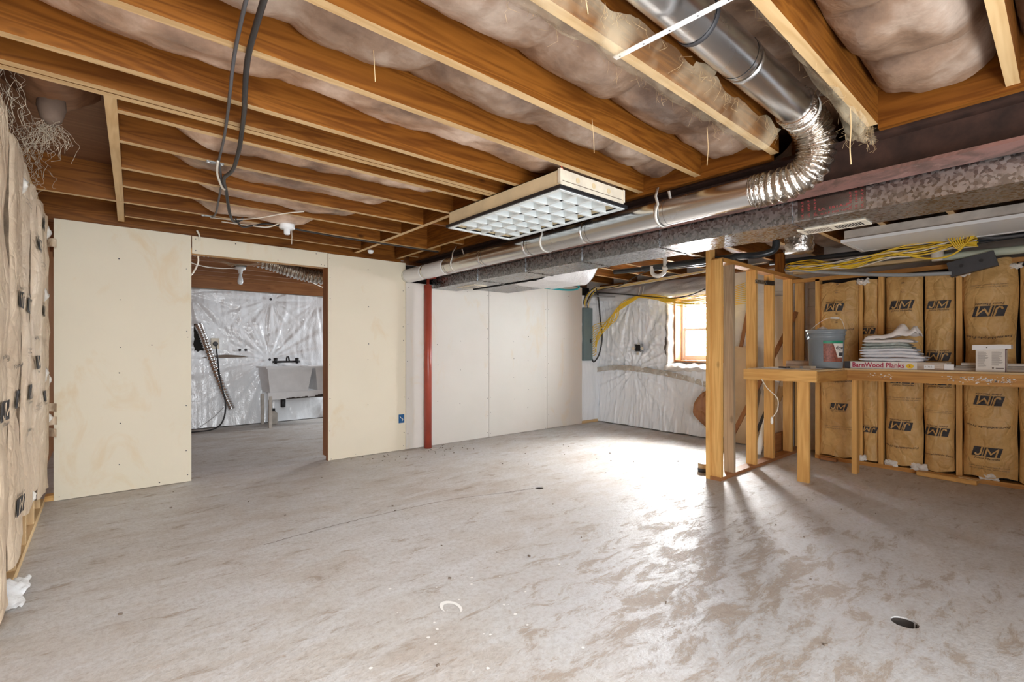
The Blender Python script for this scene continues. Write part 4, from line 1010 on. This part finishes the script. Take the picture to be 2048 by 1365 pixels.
t = thing('white_carton', 'square white printed carton with a loose lid on the workbench', 'box', (5.28, .41, ZB))
cb = MB().box(5.20, 5.36, .332, .492, ZB, ZB+.175).build('body', M['carton'], t)
MB().box(5.205, 5.36, .3302, .332, ZB, ZB+.175).build('side_print', M['maroon'], cb)
MB().box(5.24, 5.36, .329, .3306, ZB, ZB+.17).build('side_label', M['carton'], cb)
ln = MB()
for c_ in (0, 1):
    for k in range(17 if c_ == 0 else 15):
        yl = .482-.078*c_; z = ZB+.155-k*.0073; wd = .06*R.uniform(.6, 1)
        ln.add([(5.1985, yl, z), (5.1985, yl-wd, z), (5.1985, yl-wd, z-.0022), (5.1985, yl, z-.0022)], [(0,1,2,3)])
lo_ = ln.build('small_print', M['ink_soft'], cb); lo_['kind'] = 'stuff'
MB().lathe([(.006, -.0012), (.006, 0)], (5.199, .397, ZB+.030), 14, 'x').build('round_mark', M['ink_soft'], cb)
MB().bar((5.1985, .382, ZB+.028), (5.1985, .338, ZB+.028), .001, .006).build('mark_line', M['ink_soft'], cb)
ld = MB(); ld.prism([(.300, .178), (.512, .168), (.512, .206), (.36, .210), (.300, .208)], 'x', 5.185, 5.38)
ld.v = [(x, y, z+ZB) for x, y, z in ld.v]; lo2 = ld.build('lid', M['lidw'], t)
MB().lathe([(.004, -.0015), (.004, 0)], (5.185, .43, ZB+.188), 10, 'x').build('staple_dot', M['ink_soft'], lo2)
for k, (z, x) in enumerate(((ZB, 5.33), (ZB+.021, 5.345), (ZB+.042, 5.36))):
    o = MB().prism([(x, z+.001), (x+.09, z+.001), (x+.09, z+.020), (x+.012, z+.020), (x, z+.011)], 'y', -.9, .655 - .03*k).build('moulding_strip', M['dust' if k == 1 else 'carton'])
    tag(o, ('lowest', 'middle', 'topmost')[k] + ' long pale moulding of the pile behind the white carton', 'moulding', 'mouldings on the workbench')
t = thing('paint_brush', 'used paint brush lying in front of the grey bucket', 'brush', (4.80, 1.55, ZB))
MB().bar((4.72, 1.47, ZB+.014), (4.76, 1.55, ZB+.012), .05, .024).build('bristles', M['fibre'], t)
MB().bar((4.76, 1.55, ZB+.012), (4.775, 1.58, ZB+.012), .045, .018).build('ferrule', M['galv'], t)
MB().bar((4.775, 1.58, ZB+.012), (4.82, 1.68, ZB+.010), .022, .014).build('handle', M['hardboard'], t)
t = thing('scraper', 'small black handled scraper lying on the white paper', 'scraper', (4.66, 1.66, ZB))
MB().bar((4.64, 1.64, ZB+.010), (4.68, 1.73, ZB+.010), .024, .016).build('handle', M['black'], t); MB().bar((4.62, 1.60, ZB+.005), (4.64, 1.645, ZB+.006), .045, .003).build('blade', M['galv'], t)
o = MB().grid(lambda u, v: (4.53+.40*u, 1.44+.46*v, ZB+.002+.003*nz(u*4, v*4)), 10, 10).build('paper_sheet', M['lidw'], None, .001); tag(o, 'white paper sheet spread on the workbench corner', 'paper')

# ---------------------------------------------------------------- above the kraft wall: pipes, cables
t = thing('foam_block', 'dark grey slanted block with two holes on top of the kraft wall', 'block', (5.5, .54, 1.83))
p, q = Vector((5.50, .685, 1.80)), Vector((5.50, .40, 1.865)); MB().bar(p, q, .07, .125).build('body', M['dgrey'], t)
for k in (.28, .70):
    c_ = p + (q-p)*k; MB().lathe([(.014, -.0365), (.014, -.0355)], (c_.x, c_.y, c_.z+.008), 14, 'x').build('hole', M['black'], t)
t = thing('conduit', 'long grey conduit sagging along the top of the kraft wall', 'conduit', (5.45, 1.2, 1.8))
MB().tube(spline([(5.40, 2.0, 1.955), (5.40, 1.85, 1.938), (5.41, 1.37, 1.845), (5.41, 1.0, 1.79), (5.42, .66, 1.765)], 8), .017, 12).build('pipe', M['conduit'], t)
def pipe(name, lab, cat, pts, r, mat, n=8):
    o = MB().tube(spline(pts, n), r, 16).build(name, M[mat]); return tag(o, lab, cat)
pipe('vent_pipe', 'pale green plastic pipe above the kraft wall by the white fitting', 'pipe', [(5.52, .80, 1.925), (5.52, .2, 1.915), (5.52, -.6, 1.905)], .032, 'pvc_green', 3)
t = thing('pipe_fitting', 'white plastic pipe fitting hanging above the kraft wall', 'fitting', (5.40, .74, 1.93))
MB().lathe([(.036, -.06), (.038, -.05), (.042, -.02), (.042, .02), (.036, .022), (.036, .05), (.040, .052), (.040, .06)], (5.43, .752, 1.945), 20).build('body', M['pvc'], t)
MB().lathe([(.028, .0), (.028, .05)], (5.43, .752, 2.005), 14).build('stub', M['black'], t)
t = thing('drain_pipe', 'black plastic drain pipe with an elbow above the divider', 'pipe', (4.6, 1.9, 2.0))
MB().tube(spline([(4.62, 3.15, 2.03), (4.62, 2.5, 2.02), (4.60, 2.06, 2.008), (4.62, 1.90, 2.00), (4.66, 1.80, 2.02), (4.68, 1.765, 2.06), (4.68, 1.76, 2.12)], 10), .032, 16).build('pipe', M['abs'], t)
MB().lathe([(.040, -.03), (.040, .03)], (4.61, 2.10, 2.008), 16, 'y').build('collar', M['abs'], t)
pipe('drain_pipe', 'long black drain pipe running above the yellow cables', 'pipe', [(5.47, 2.12, 2.055), (5.49, 1.25, 2.042), (5.5, .2, 2.03), (5.5, -.6, 2.02)], .026, 'abs', 3)
pipe('drain_pipe', 'black horizontal drain pipe below the joists beyond the galvanised duct', 'pipe', [(4.9, 3.75, 2.10), (4.9, 3.2, 2.075), (4.9, 2.3, 2.035)], .03, 'abs', 3)
pipe('drain_pipe', 'thick black drain pipe with a coupling near the divider post', 'pipe', [(5.0, 2.95, 2.09), (5.0, 2.2, 2.075)], .045, 'abs', 2)
t = thing('sink_trap', 'white plastic U-shaped trap hanging below the joists', 'trap', (4.6, 2.9, 1.95))
MB().tube(spline([(4.6, 3.01, 2.04), (4.6, 3.01, 1.985), (4.6, 2.99, 1.945), (4.6, 2.93, 1.925), (4.6, 2.87, 1.945), (4.6, 2.85, 1.985), (4.6, 2.85, 2.13)], 8), .022, 14).build('bend', M['pvc'], t)
MB().lathe([(.029, -.014), (.029, .014)], (4.6, 2.85, 2.0), 16).build('nut', M['pvc'], t)
def cable(name, lab, pts, r, mat, group=None, n=10):
    o = MB().tube(spline(pts, n), r, 8).build(name, M[mat]); return tag(o, lab, 'cable', group)
# bundle of yellow cables along the kraft wall
for k in range(14):
    y0 = 1.93-.03*R.random(); o1, o2, o3 = R.uniform(-.05, .045), R.uniform(-.06, .05), R.uniform(-.07, .05)
    x = 5.32+R.uniform(-.08, .10)
    cable('yellow_cable', 'yellow cable in the loose bundle above the kraft wall', [(x+.05, y0, 1.965+o1), (x, 1.65, 1.952+o2), (x+.02*o3, 1.35, 1.935+o3*.7), (x-.03, 1.08, 1.965+o1*.8), (x+.03, .82, 1.985+o2), (x+.05, .5, 2.03+o3)], .0052, 'yellow' if k % 4 else 'cable_white', 'yellow cables above the kraft wall')
cable('yellow_cable', 'long yellow cable looping below the white pipe fitting', [(5.30, 1.30, 1.90), (5.30, 1.10, 1.965), (5.30, .95, 1.945), (5.30, .80, 1.895), (5.30, .68, 1.89), (5.30, .60, 1.93), (5.30, .56, 1.99), (5.32, .545, 2.05)], .0075, 'yellow')
for k in range(6):
    cable('yellow_cable', 'yellow cable in the tight coil beside the white pipe fitting', [(5.28+.008*k, .56+.020*k, 2.06), (5.27-.006*k, .575+.016*k, 2.02), (5.27, .57+.006*k, 1.975-.008*k), (5.28, .545+.003*k, 1.99-.004*k), (5.30, .52-.006*k, 2.06)], .0042, 'yellow', 'coiled yellow cables by the fitting', 6)
for k, (z, x) in enumerate(((2.06, 5.45), (2.03, 5.5))):
    cable('black_cable', ('upper', 'lower')[k] + ' black cable behind the yellow bundle on the kraft wall', [(x, 1.95, z-.06), (x, 1.4, z-.07), (x, .8, z-.04), (x, 0, z)], .009, 'cable_black')
cable('grey_cable', 'thick dark cable crossing beside the long white fixture', [(5.42, .60, 2.09), (5.45, .45, 2.035), (5.46, .3, 2.02), (5.46, -.4, 2.03)], .014, 'cable_grey')

# ---------------------------------------------------------------- electrical panel and its cables
t = thing('electrical_panel', 'grey-green electrical panel recessed beside the last gypsum board', 'electrical panel', (5.60, 4.80, 1.3))
MB().box(5.50, 5.70, 4.775, 4.885, .95, 1.75).build('cabinet', M['panel_grey'], t)
MB().box(5.495, 5.69, 4.768, 4.776, .97, 1.55).build('door', M['panel_grey'], t)
MB().box(5.63, 5.66, 4.762, 4.768, 1.22, 1.28).build('latch', M['dgrey'], t)
lk = MB()
for k in range(9): lk.lathe([(.014, 0), (.014, .02)], (5.70, 4.83, 1.02+.045*k), 8, 'x')
lk.build('cable_clamps', M['galv'], t)['kind'] = 'stuff'
for k in range(13):
    f = k/12.0; zz_ = 1.02+.036*k
    cable('yellow_cable', 'yellow cable fanning from the tie down to the grey panel', [(5.71, 4.78, zz_), (5.70, 4.70+.02*R.random(), zz_+.05), (5.72, 4.66-.36*f+.05*R.random(), 1.30+.26*f+.05*R.random()), (5.74, 4.44-.16*f, 1.60+.16*f+.04*R.random()), (5.77, 3.98, 1.865+.002*k)], .0048, 'yellow', 'yellow cables fanning to the grey panel')
for k in range(11):
    cable('yellow_cable', 'yellow cable strung from the tie across the window head', [(5.77, 3.98, 1.86+.003*k), (5.76, 3.72, 1.795+.006*k+.02*R.random()), (5.75, 3.45, 1.715+.008*k+.02*R.random()), (5.76, 3.22, 1.675+.010*k+.03*R.random()), (5.80, 2.85, 1.66+.018*k), (5.84, 2.45, 1.68+.026*k)], .0045, 'yellow', 'yellow cables across the window head')
for k in range(5):
    cable('yellow_cable', 'yellow cable stapled along the joists above the window', [(5.70, 4.75, 2.02+.01*k), (5.72, 4.2, 2.03+.008*k), (5.70, 3.6, 2.05+.008*k), (5.65, 2.9, 2.08+.004*k), (5.6, 2.2, 2.09)], .0055, 'yellow' if k % 2 else 'cable_white', 'cables stapled above the window')
cable('black_cable', 'black cable dropping in a loop past the electrical panel', [(5.70, 4.70, 2.05), (5.72, 4.68, 1.9), (5.74, 4.66, 1.6), (5.75, 4.63, 1.3), (5.74, 4.68, 1.05), (5.72, 4.76, .93), (5.72, 4.80, .97)], .011, 'cable_black')
cable('black_cable', 'black cable sagging from the panel corner across the window top', [(5.72, 4.78, 1.99), (5.74, 4.5, 1.96), (5.76, 4.1, 1.90), (5.76, 3.7, 1.835), (5.74, 3.4, 1.80), (5.70, 3.15, 1.82), (5.66, 2.95, 1.87)], .008, 'cable_black')
cable('grey_cable', 'pale grey cable looping into the top of the electrical panel', [(5.58, 4.80, 1.78), (5.58, 4.74, 1.86), (5.63, 4.70, 1.93), (5.72, 4.62, 1.92), (5.76, 4.4, 1.90)], .010, 'conduit')
cable('black_cable', 'thin black cable running up to the joists over the window', [(5.72, 4.75, 2.02), (5.6, 4.2, 2.03), (5.4, 3.8, 2.09), (5.2, 3.4, 2.12)], .006, 'cable_black')
for k in range(6):
    cable('panel_cable', 'cable bunched into the top of the electrical panel', [(5.55+.025*k, 4.82, 1.74), (5.54+.028*k, 4.81, 1.86), (5.58+.03*k, 4.78, 1.97), (5.66+.02*k, 4.70, 2.06)], .008, ('cable_black', 'yellow', 'cable_white')[k % 3], 'cables into the panel top')
t = thing('junction_box', 'grey metal junction box showing through a cut in the plastic sheet', 'electrical box', (5.86, 4.06, 1.14))
frame(MB(), 5.845, 5.90, 4.005, 4.115, 1.08, 1.20, .014).build('box', M['galv'], t); MB().box(5.855, 5.89, 4.02, 4.10, 1.095, 1.185).build('opening', M['dark'], t)
for dy, dz in ((.075, 0), (-.075, .0), (0, -.075)): MB().box(5.84, 5.85, 4.06+dy-.018, 4.06+dy+.018, 1.135+dz-.018, 1.135+dz+.018).build('tab', M['old_white'], t)
for k, y in enumerate((4.02, 3.96)):
    mb = MB(); P = spline([(5.80, y, 1.84), (5.79, y-.01, 1.90), (5.80, y-.02, 1.96), (5.84, y-.01, 2.03)], 6); v = []
    for p in P: v += [(p.x, p.y-.008, p.z), (p.x, p.y+.008, p.z)]
    mb.add(v, [(2*i, 2*i+1, 2*i+3, 2*i+2) for i in range(len(P)-1)], True)
    o = mb.build('cable_tie', M['pvc'], None, .002); tag(o, ('left', 'right')[k] + ' one of two white ties holding the yellow cables', 'cable tie')
t = thing('outlet_box', 'blue plastic outlet box let into the edge of a gypsum board', 'electrical box', (2.515, 4.84, .36))
yframe(MB(), 2.485, 2.553, yP(2.5)-.004, yP(2.5)+.05, .305, .40, .006).build('box', M['blue'], t); MB().box(2.489, 2.549, yP(2.5)-.0025, yP(2.5)-.0015, .309, .396).build('back', M['blue'], t)
MB().tube(spline([(2.50, yP(2.5), .38), (2.515, yP(2.5)-.004, .36), (2.535, yP(2.5)-.003, .345), (2.525, yP(2.5)+.002, .32)], 6), .004, 6).build('wire', M['cable_white'], t)

# ---------------------------------------------------------------- cables stapled to the joists on the left
cable('black_cable', 'thinner of two black cables stapled across the joists', [(.305, 1.40, 2.122), (.307, 1.52, 2.118), (.335, 1.83, 2.12), (.36, 2.05, 2.085), (.405, 2.37, 2.12), (.43, 2.60, 2.11), (.462, 2.92, 2.121), (.475, 2.98, 2.118), (.52, 3.2, 2.09), (.56, 3.5, 2.119), (.60, 3.9, 2.085), (.62, 4.2, 2.12)], .006, 'cable_grey')
cable('black_cable', 'thicker of two black cables stapled across the joists', [(.34, 1.40, 2.118), (.345, 1.49, 2.116), (.37, 1.80, 2.114), (.40, 2.0, 2.07), (.425, 2.13, 2.085), (.47, 2.40, 2.116), (.495, 2.60, 2.085), (.515, 2.85, 2.068), (.51, 3.05, 2.08), (.535, 3.21, 2.09), (.58, 3.42, 2.116), (.66, 3.75, 2.05), (.74, 4.02, 2.07), (.80, 4.05, 2.11)], .0095, 'cable_black')
cable('black_cable', 'black cable snaking along the cabled joist to the lampholder', [(.74, 4.0, 2.09), (.80, 4.1, 2.06), (.90, 4.18, 2.10), (1.0, 4.13, 2.118), (1.25, 4.10, 2.10), (1.7, 4.21, 2.118), (2.2, 4.205, 2.118), (2.6, 4.205, 2.118)], .007, 'cable_black')
cable('white_cable', 'short white cable bridging two staples near the black cables', [(.455, 2.90, 2.112), (.47, 3.02, 2.085), (.52, 3.2, 2.07), (.56, 3.35, 2.10)], .006, 'cable_white')
cable('white_cable', 'thin white cable running from a staple towards the lampholder', [(.61, 4.20, 2.115), (.72, 4.05, 2.09), (.85, 3.85, 2.08), (1.0, 3.70, 2.11), (1.1, 3.6, 2.12)], .004, 'cable_white')
cable('white_cable', 'white cable hooked beside the lampholder', [(1.05, 4.02, 2.115), (.98, 4.10, 2.085), (.86, 4.2, 2.10), (.70, 4.3, 2.12)], .005, 'cable_white')
cable('white_cable', 'white cable curling out at the top of the doorway', [(.60, 4.80, 2.13), (.625, 4.84, 2.08), (.63, 5.0, 1.99), (.64, 5.05, 1.90), (.60, 5.03, 1.80), (.565, 5.0, 1.76)], .007, 'cable_white')
cable('red_cable', 'orange-red cable tucked along a joist above the cloth', [(-.2, 1.822, 2.20), (.25, 1.823, 2.19), (.55, 1.824, 2.168), (.9, 1.826, 2.152), (1.3, 1.826, 2.150), (1.6, 1.822, 2.165), (1.85, 1.820, 2.20)], .0045, 'cable_red')
cable('red_cable', 'orange-red cable tail near the corner of the troffer', [(1.87, 1.86, 2.22), (1.92, 1.85, 2.17), (1.95, 1.845, 2.125)], .004, 'cable_red')
for k, (x, y) in enumerate(((.455, 2.985), (.595, 4.215))):
    t = thing('cable_staple', ('nearer', 'farther')[k] + ' blue-white staple plate holding the black cables', 'staple', (x, y, 2.12))
    MB().box(x-.04, x+.04, y-.014, y+.014, 2.124, 2.129).build('plate', M['conduit'], t)
    for dx in (-.03, .03): MB().lathe([(.005, -.003), (.006, 0)], (x+dx, y, 2.124), 8).build('nail_head', M['white'], t)
t = thing('socket', 'small white socket lying against the far joist trimmer', 'socket', (2.05, 4.75, 2.12))
MB().lathe([(.02, -.02), (.03, 0), (.03, .01)], (2.06, 4.62, 2.118), 14).build('body', M['white'], t)

# ---------------------------------------------------------------- torn netting, fibres, loose ends under the ceiling
def net(lab, fn, nu, nv, fringe=60, seed=0):
    t = thing('torn_netting', lab, 'netting', tuple(fn(.5, .5)))
    MB().grid(fn, nu, nv, lambda u, v: v < .10+.07*nz(u*9, seed) or (v > .93+.10*nz(u*11, seed+4))).build('web', M['net'], t)
    mb = MB(); rr = random.Random(seed)
    for k in range(fringe):
        u = rr.random(); p = Vector(fn(u, .12 if rr.random() < .6 else .9)); L = rr.uniform(.015, .07)
        mb.tube([p, p+Vector((rr.gauss(0, .004), rr.gauss(0, .004), -L*.35)), p+Vector((rr.gauss(0, .008), rr.gauss(0, .008), -L*.7)), p+Vector((rr.gauss(0, .014), rr.gauss(0, .014), -L))], .00038, 3, None, False)
    o = mb.build('fringe', M['straw'], t); o['kind'] = 'stuff'
def net1(u, v):      # wrapped under the joist left of the duct
    x = .55+1.9*u; s = (v-.5)*2
    y = .99 + .115*s*(1+.35*nz(u*7, 2)) ; z = 2.118 + .10*abs(s)**1.6 - .028*(.5+nz(u*9, 1))*(1-abs(s)**2) + .018*fbm(u*14, v*4) - .02*math.sin(u*24)**2*abs(s)
    return (x, y, z)
net('torn cream netting wrapped under the joist left of the shiny duct', net1, 110, 18, 110, 3)
def net2(u, v):
    x = 1.25+1.33*u
    return (x, .70 - .125*v + .02*nz(u*8, v*2), 2.30 - .20*math.sin(math.pi*v*.72)**1.2*(.35+.75*u) - .012*fbm(u*13, v*4) - .02*u*math.sin(u*30)*v)
net('torn cream netting hanging between the shiny duct and the next joist', net2, 80, 18, 70, 5)
def net3(u, v):
    return (2.40+.24*u, .56 + .10*v + .02*nz(u*6, v*3), 2.16 - .14*math.sin(math.pi*u) * (1-v*.4) - .02*fbm(u*9, v*7))
net('ragged brown netting scrap at the beam behind the foil elbow', net3, 20, 14, 26, 8)
t = thing('sagging_cloth', 'dark sagging cloth in the open bay above the left wall', 'cloth', (-.13, 2.9, 2.25))
MB().grid(lambda u, v: (-.36+.35*u, 2.52+.55*v, 2.34 - .10*math.sin(math.pi*u)*(1-v)**.5 - .10*v*math.sin(math.pi*u) + .012*fbm(u*5, v*4)), 24, 20).build('web', M['ply'], t)
MB().lathe([(.008, -.11), (.035, -.085), (.05, -.03), (.045, .03), (.02, .07)], (-.175, 2.93, 2.225), 16).build('pouch', M['pouch'], t)
t = thing('fibre_clump', 'tangled clump of straw-coloured fibres hanging above the left wall', 'fibres', (-.2, 3.0, 2.1))
mb = MB(); rr = random.Random(4)
for k in range(55):
    p = Vector((-.18+rr.gauss(0, .022), 2.95+rr.gauss(0, .02), 2.13)); pts = [p]
    for i in range(6): pts.append(pts[-1] + Vector((rr.gauss(-.003, .016), rr.gauss(0, .016), -.018+rr.gauss(0, .010))))
    mb.tube(spline(pts, 3), .0008, 3, None, False)
o = mb.build('strands', M['fibre'], t); o['kind'] = 'stuff'
t = thing('fibre_clump', 'grey fluff and cobweb clinging to the left wall top plate', 'fibres', (-.3, 3.2, 2.15))
mb = MB()
for k in range(150):
    p = Vector((-.30+rr.gauss(0, .035), rr.uniform(2.2, 3.9), 2.20+rr.gauss(0, .05))); pts = [p]
    for i in range(5): pts.append(pts[-1] + Vector((rr.gauss(0, .014), rr.gauss(0, .018), -.022+rr.gauss(0, .010))))
    mb.tube(spline(pts, 3), .0009, 3, None, False)
o = mb.build('strands', M['fibre'], t); o['kind'] = 'stuff'
def string(lab, pts, r=.0015): 
    o = MB().tube(spline(pts, 5), r, 5).build('hanging_string', M['straw']); tag(o, lab, 'string')
string('long twisted string hanging in front of the steel beam', [(2.36, .60, 2.15), (2.37, .60, 2.05), (2.365, .602, 1.97), (2.372, .60, 1.90)], .0025)
string('straw fibre hanging from the cloth near the shiny duct', [(1.06, .93, 2.28), (1.07, .93, 2.2), (1.09, .93, 2.12)], .0018)
string('pair of straw fibres hanging from the cloth near the black cables', [(.72, 1.60, 2.24), (.725, 1.60, 2.16), (.735, 1.61, 2.08)], .0014)
string('thin fibre hanging below the joist over the troffer', [(1.62, 1.36, 2.13), (1.63, 1.36, 2.05), (1.64, 1.365, 1.99)], .0012)
string('thin fibre hanging from the torn netting end', [(2.05, 1.06, 2.12), (2.06, 1.06, 2.03), (2.05, 1.06, 1.95)], .0014)

# ---------------------------------------------------------------- laundry room
t = thing('laundry_tub', 'double grey-white laundry tub on a metal stand in the laundry room', 'sink', (2.3, 7.65, 0))
for a in (1.76, 2.42):
    mb = MB(); b_ = a+.62
    P = [(a, 7.38, .86), (b_, 7.38, .86), (b_, 7.92, .86), (a, 7.92, .86)]; Q = [(a+.05, 7.44, .50), (b_-.05, 7.44, .50), (b_-.05, 7.88, .50), (a+.05, 7.88, .50)]
    I = [(a+.03, 7.41, .86), (b_-.03, 7.41, .86), (b_-.03, 7.89, .86), (a+.03, 7.89, .86)]; J = [(a+.07, 7.47, .53), (b_-.07, 7.47, .53), (b_-.07, 7.85, .53), (a+.07, 7.85, .53)]
    v = P+Q+I+J; f = [(4,5,6,7)]
    for i in range(4):
        j = (i+1) % 4; f += [(i, j, 4+j, 4+i), (i, 8+i, 8+j, j), (8+i, 12+i, 12+j, 8+j)]
    f.append((12, 13, 14, 15)); mb.add(v, f); mb.build('basin', M['tub'], t)
hframe(MB(), 1.74, 3.06, 7.36, 7.94, .845, .868, .035).build('rim', M['tub'], t)
MB().box(1.78, 3.02, 7.42, 7.435, .40, .50).build('apron', M['tub'], t)
rs = MB(); n = 24
for k in range(n):
    x = 2.02+.9*k/n; rs.box(x, x+.9/n, 7.416, 7.42, .398, .412+.028*abs(nz(k*.8, 3))+.02*(1 if 10 < k < 16 else 0))
rs.build('rust_edge', M['sleeve'], t)
for x in (1.81, 2.97):
    for y in (7.43, 7.87): MB().bar((x, y, 0), (x, y, .45), .04, .04).build('leg', M['dust'], t)
fo = MB().tube([(1.95, 7.88, .93), (2.35, 7.88, .93)], .016, 10).build('tap_body', M['black'], t)
for x in (1.99, 2.30): MB().lathe([(.02, .90), (.028, .95), (.03, .985), (.012, .99)], (x, 7.87, 0), 12).build('tap_handle', M['black'], t)
MB().tube(spline([(2.15, 7.88, .93), (2.15, 7.86, 1.0), (2.15, 7.78, 1.0), (2.15, 7.74, .95)], 5), .012, 8).build('spout', M['black'], t)
MB().lathe([(.024, .26), (.034, .27), (.036, .38), (.02, .39), (.02, .5)], (2.03, 7.62, 0), 14).build('drain_trap', M['black'], t)
t = thing('bottle', 'clear jug with a dark cap standing under the laundry tub', 'bottle', (1.93, 7.75, 0))
MB().lathe([(.06, .002), (.065, .02), (.065, .16), (.03, .20)], (1.93, 7.78, 0), 16).build('body', M['dust'], t); MB().lathe([(.033, .20), (.033, .235)], (1.93, 7.78, 0), 14).build('cap', M['black'], t)
t = thing('vent_hose', 'ribbed silver dryer hose hanging from a hole in the laundry wall', 'hose', (1.2, 7.85, .9))
hp = spline([(1.02, 7.99, 1.46), (1.05, 7.93, 1.36), (1.12, 7.90, 1.12), (1.22, 7.88, .78), (1.32, 7.86, .48), (1.40, 7.84, .27)], 30)
MB().tube(hp, .05, 20, lambda q: .049+.007*math.sin(q*2*math.pi*36)).build('hose', M['pipe'], t)
MB().grid(lambda u, v: (.97+.11*u+.02*nz(v*6, 1), YF-.06-.02*u, 1.10+.38*v+.03*nz(u*4, v*4)), 5, 12).build('torn_hole', M['dark'], t)
t = thing('wall_outlet', 'dryer outlet with a black cord trailing to the laundry floor', 'outlet', (1.22, 8.0, 1.19))
MB().box(1.17, 1.27, 7.985, 8.04, 1.13, 1.28).build('plate', M['old_white'], t); MB().lathe([(.03, -.03), (.035, 0)], (1.22, 7.975, 1.20), 12, 'y').build('plug', M['black'], t)
MB().tube(spline([(1.22, 7.94, 1.18), (1.235, 7.90, 1.0), (1.25, 7.80, .7), (1.31, 7.76, .35), (1.26, 7.72, .10), (1.12, 7.70, .012), (.85, 7.68, .010)], 10), .010, 8).build('cord', M['black'], t)
cable('white_cable', 'thin pale cord slanting to the floor by the dryer hose', [(1.30, 7.84, .30), (1.15, 7.78, .16), (.95, 7.72, .03)], .004, 'conduit')
t = thing('flexible_duct', 'silver ribbed flexible duct hung under the laundry joists', 'duct', (1.9, 6.3, 2.05))
hp = spline([(1.35, 6.5, 2.24), (1.60, 6.4, 2.17), (1.85, 6.32, 2.09), (2.15, 6.3, 2.05), (2.6, 6.3, 2.06), (3.0, 6.35, 2.10)], 40)
MB().tube(hp, .085, 24, lambda q: .082+.010*math.sin(q*2*math.pi*34)).build('sleeve', M['foil'], t)
t = thing('flexible_duct', 'second silver flexible duct partly wrapped behind the doorway header', 'duct', (.9, 6.1, 2.2))
hp = spline([(.1, 6.1, 2.20), (.6, 6.1, 2.20), (1.0, 6.1, 2.22), (1.3, 6.1, 2.25)], 30)
MB().tube(hp, .085, 20, lambda q: .080+.009*math.sin(q*2*math.pi*30)).build('sleeve', M['foil'], t)
MB().grid(lambda u, v: (.9+.5*u, 6.02+.2*v, 2.12-.04*math.sin(math.pi*u)+.03*fbm(u*4, v*4)), 12, 6).build('netting_scrap', M['net'], t)
cable('white_cable', 'white cable sagging to the bare laundry bulb', [(.5, 6.0, 2.10), (.8, 6.3, 2.06), (1.05, 6.6, 2.09), (1.28, 6.75, 2.14)], .006, 'cable_white')
cable('white_cable', 'white cable crossing below the laundry flexible duct', [(1.7, 6.41, 2.122), (2.0, 6.55, 2.05), (2.3, 6.8, 2.0), (2.8, 7.2, 1.93)], .006, 'cable_white')

# ---------------------------------------------------------------- loose things on the floor
t = thing('offcut', 'splintered pine offcut lying against the kraft wall plate', 'offcut', (5.55, .7, 0))
MB().bar((5.545, .90, .021), (5.50, .51, .021), .07, .036).build('board', M['pine_y'], t)
MB().bar((5.535, .62, .043), (5.50, .50, .043), .06, .006).build('splinter', M['pale_y'], t)
t = thing('offcut', 'small dark offcut at the far end of the kraft wall plate', 'offcut', (5.5, 1.6, 0))
MB().bar((5.56, 1.66, .02), (5.545, 1.52, .02), .05, .03).build('board', M['brown_y'], t)
o = MB().grid(lambda u, v: (-.37+.10*u+.02*nz(v*4, 1), 2.95+.38*v, .012+.07*math.sin(math.pi*v)*(1-u)+.015*abs(fbm(u*5, v*5))), 12, 20).build('plastic_scrap', M['poly']); tag(o, 'crumpled clear plastic at the foot of the left wall', 'plastic scrap')
db = MB()
for k in range(90):
    if k < 45: x, y = R.uniform(1.8, 3.2), R.uniform(4.3, 4.8)
    else: x, y = R.uniform(-.2, 4.5), R.uniform(.6, 4.6)
    s_ = R.uniform(.003, .008); a = R.uniform(0, 3)
    db.bar((x, y, s_*.5), (x+s_*2*math.cos(a), y+s_*2*math.sin(a), s_*.5), s_, s_)
o = db.build('floor_debris', M['ink_soft']); tag(o, 'crumbs and splinters scattered on the concrete floor', 'debris', kind='stuff')
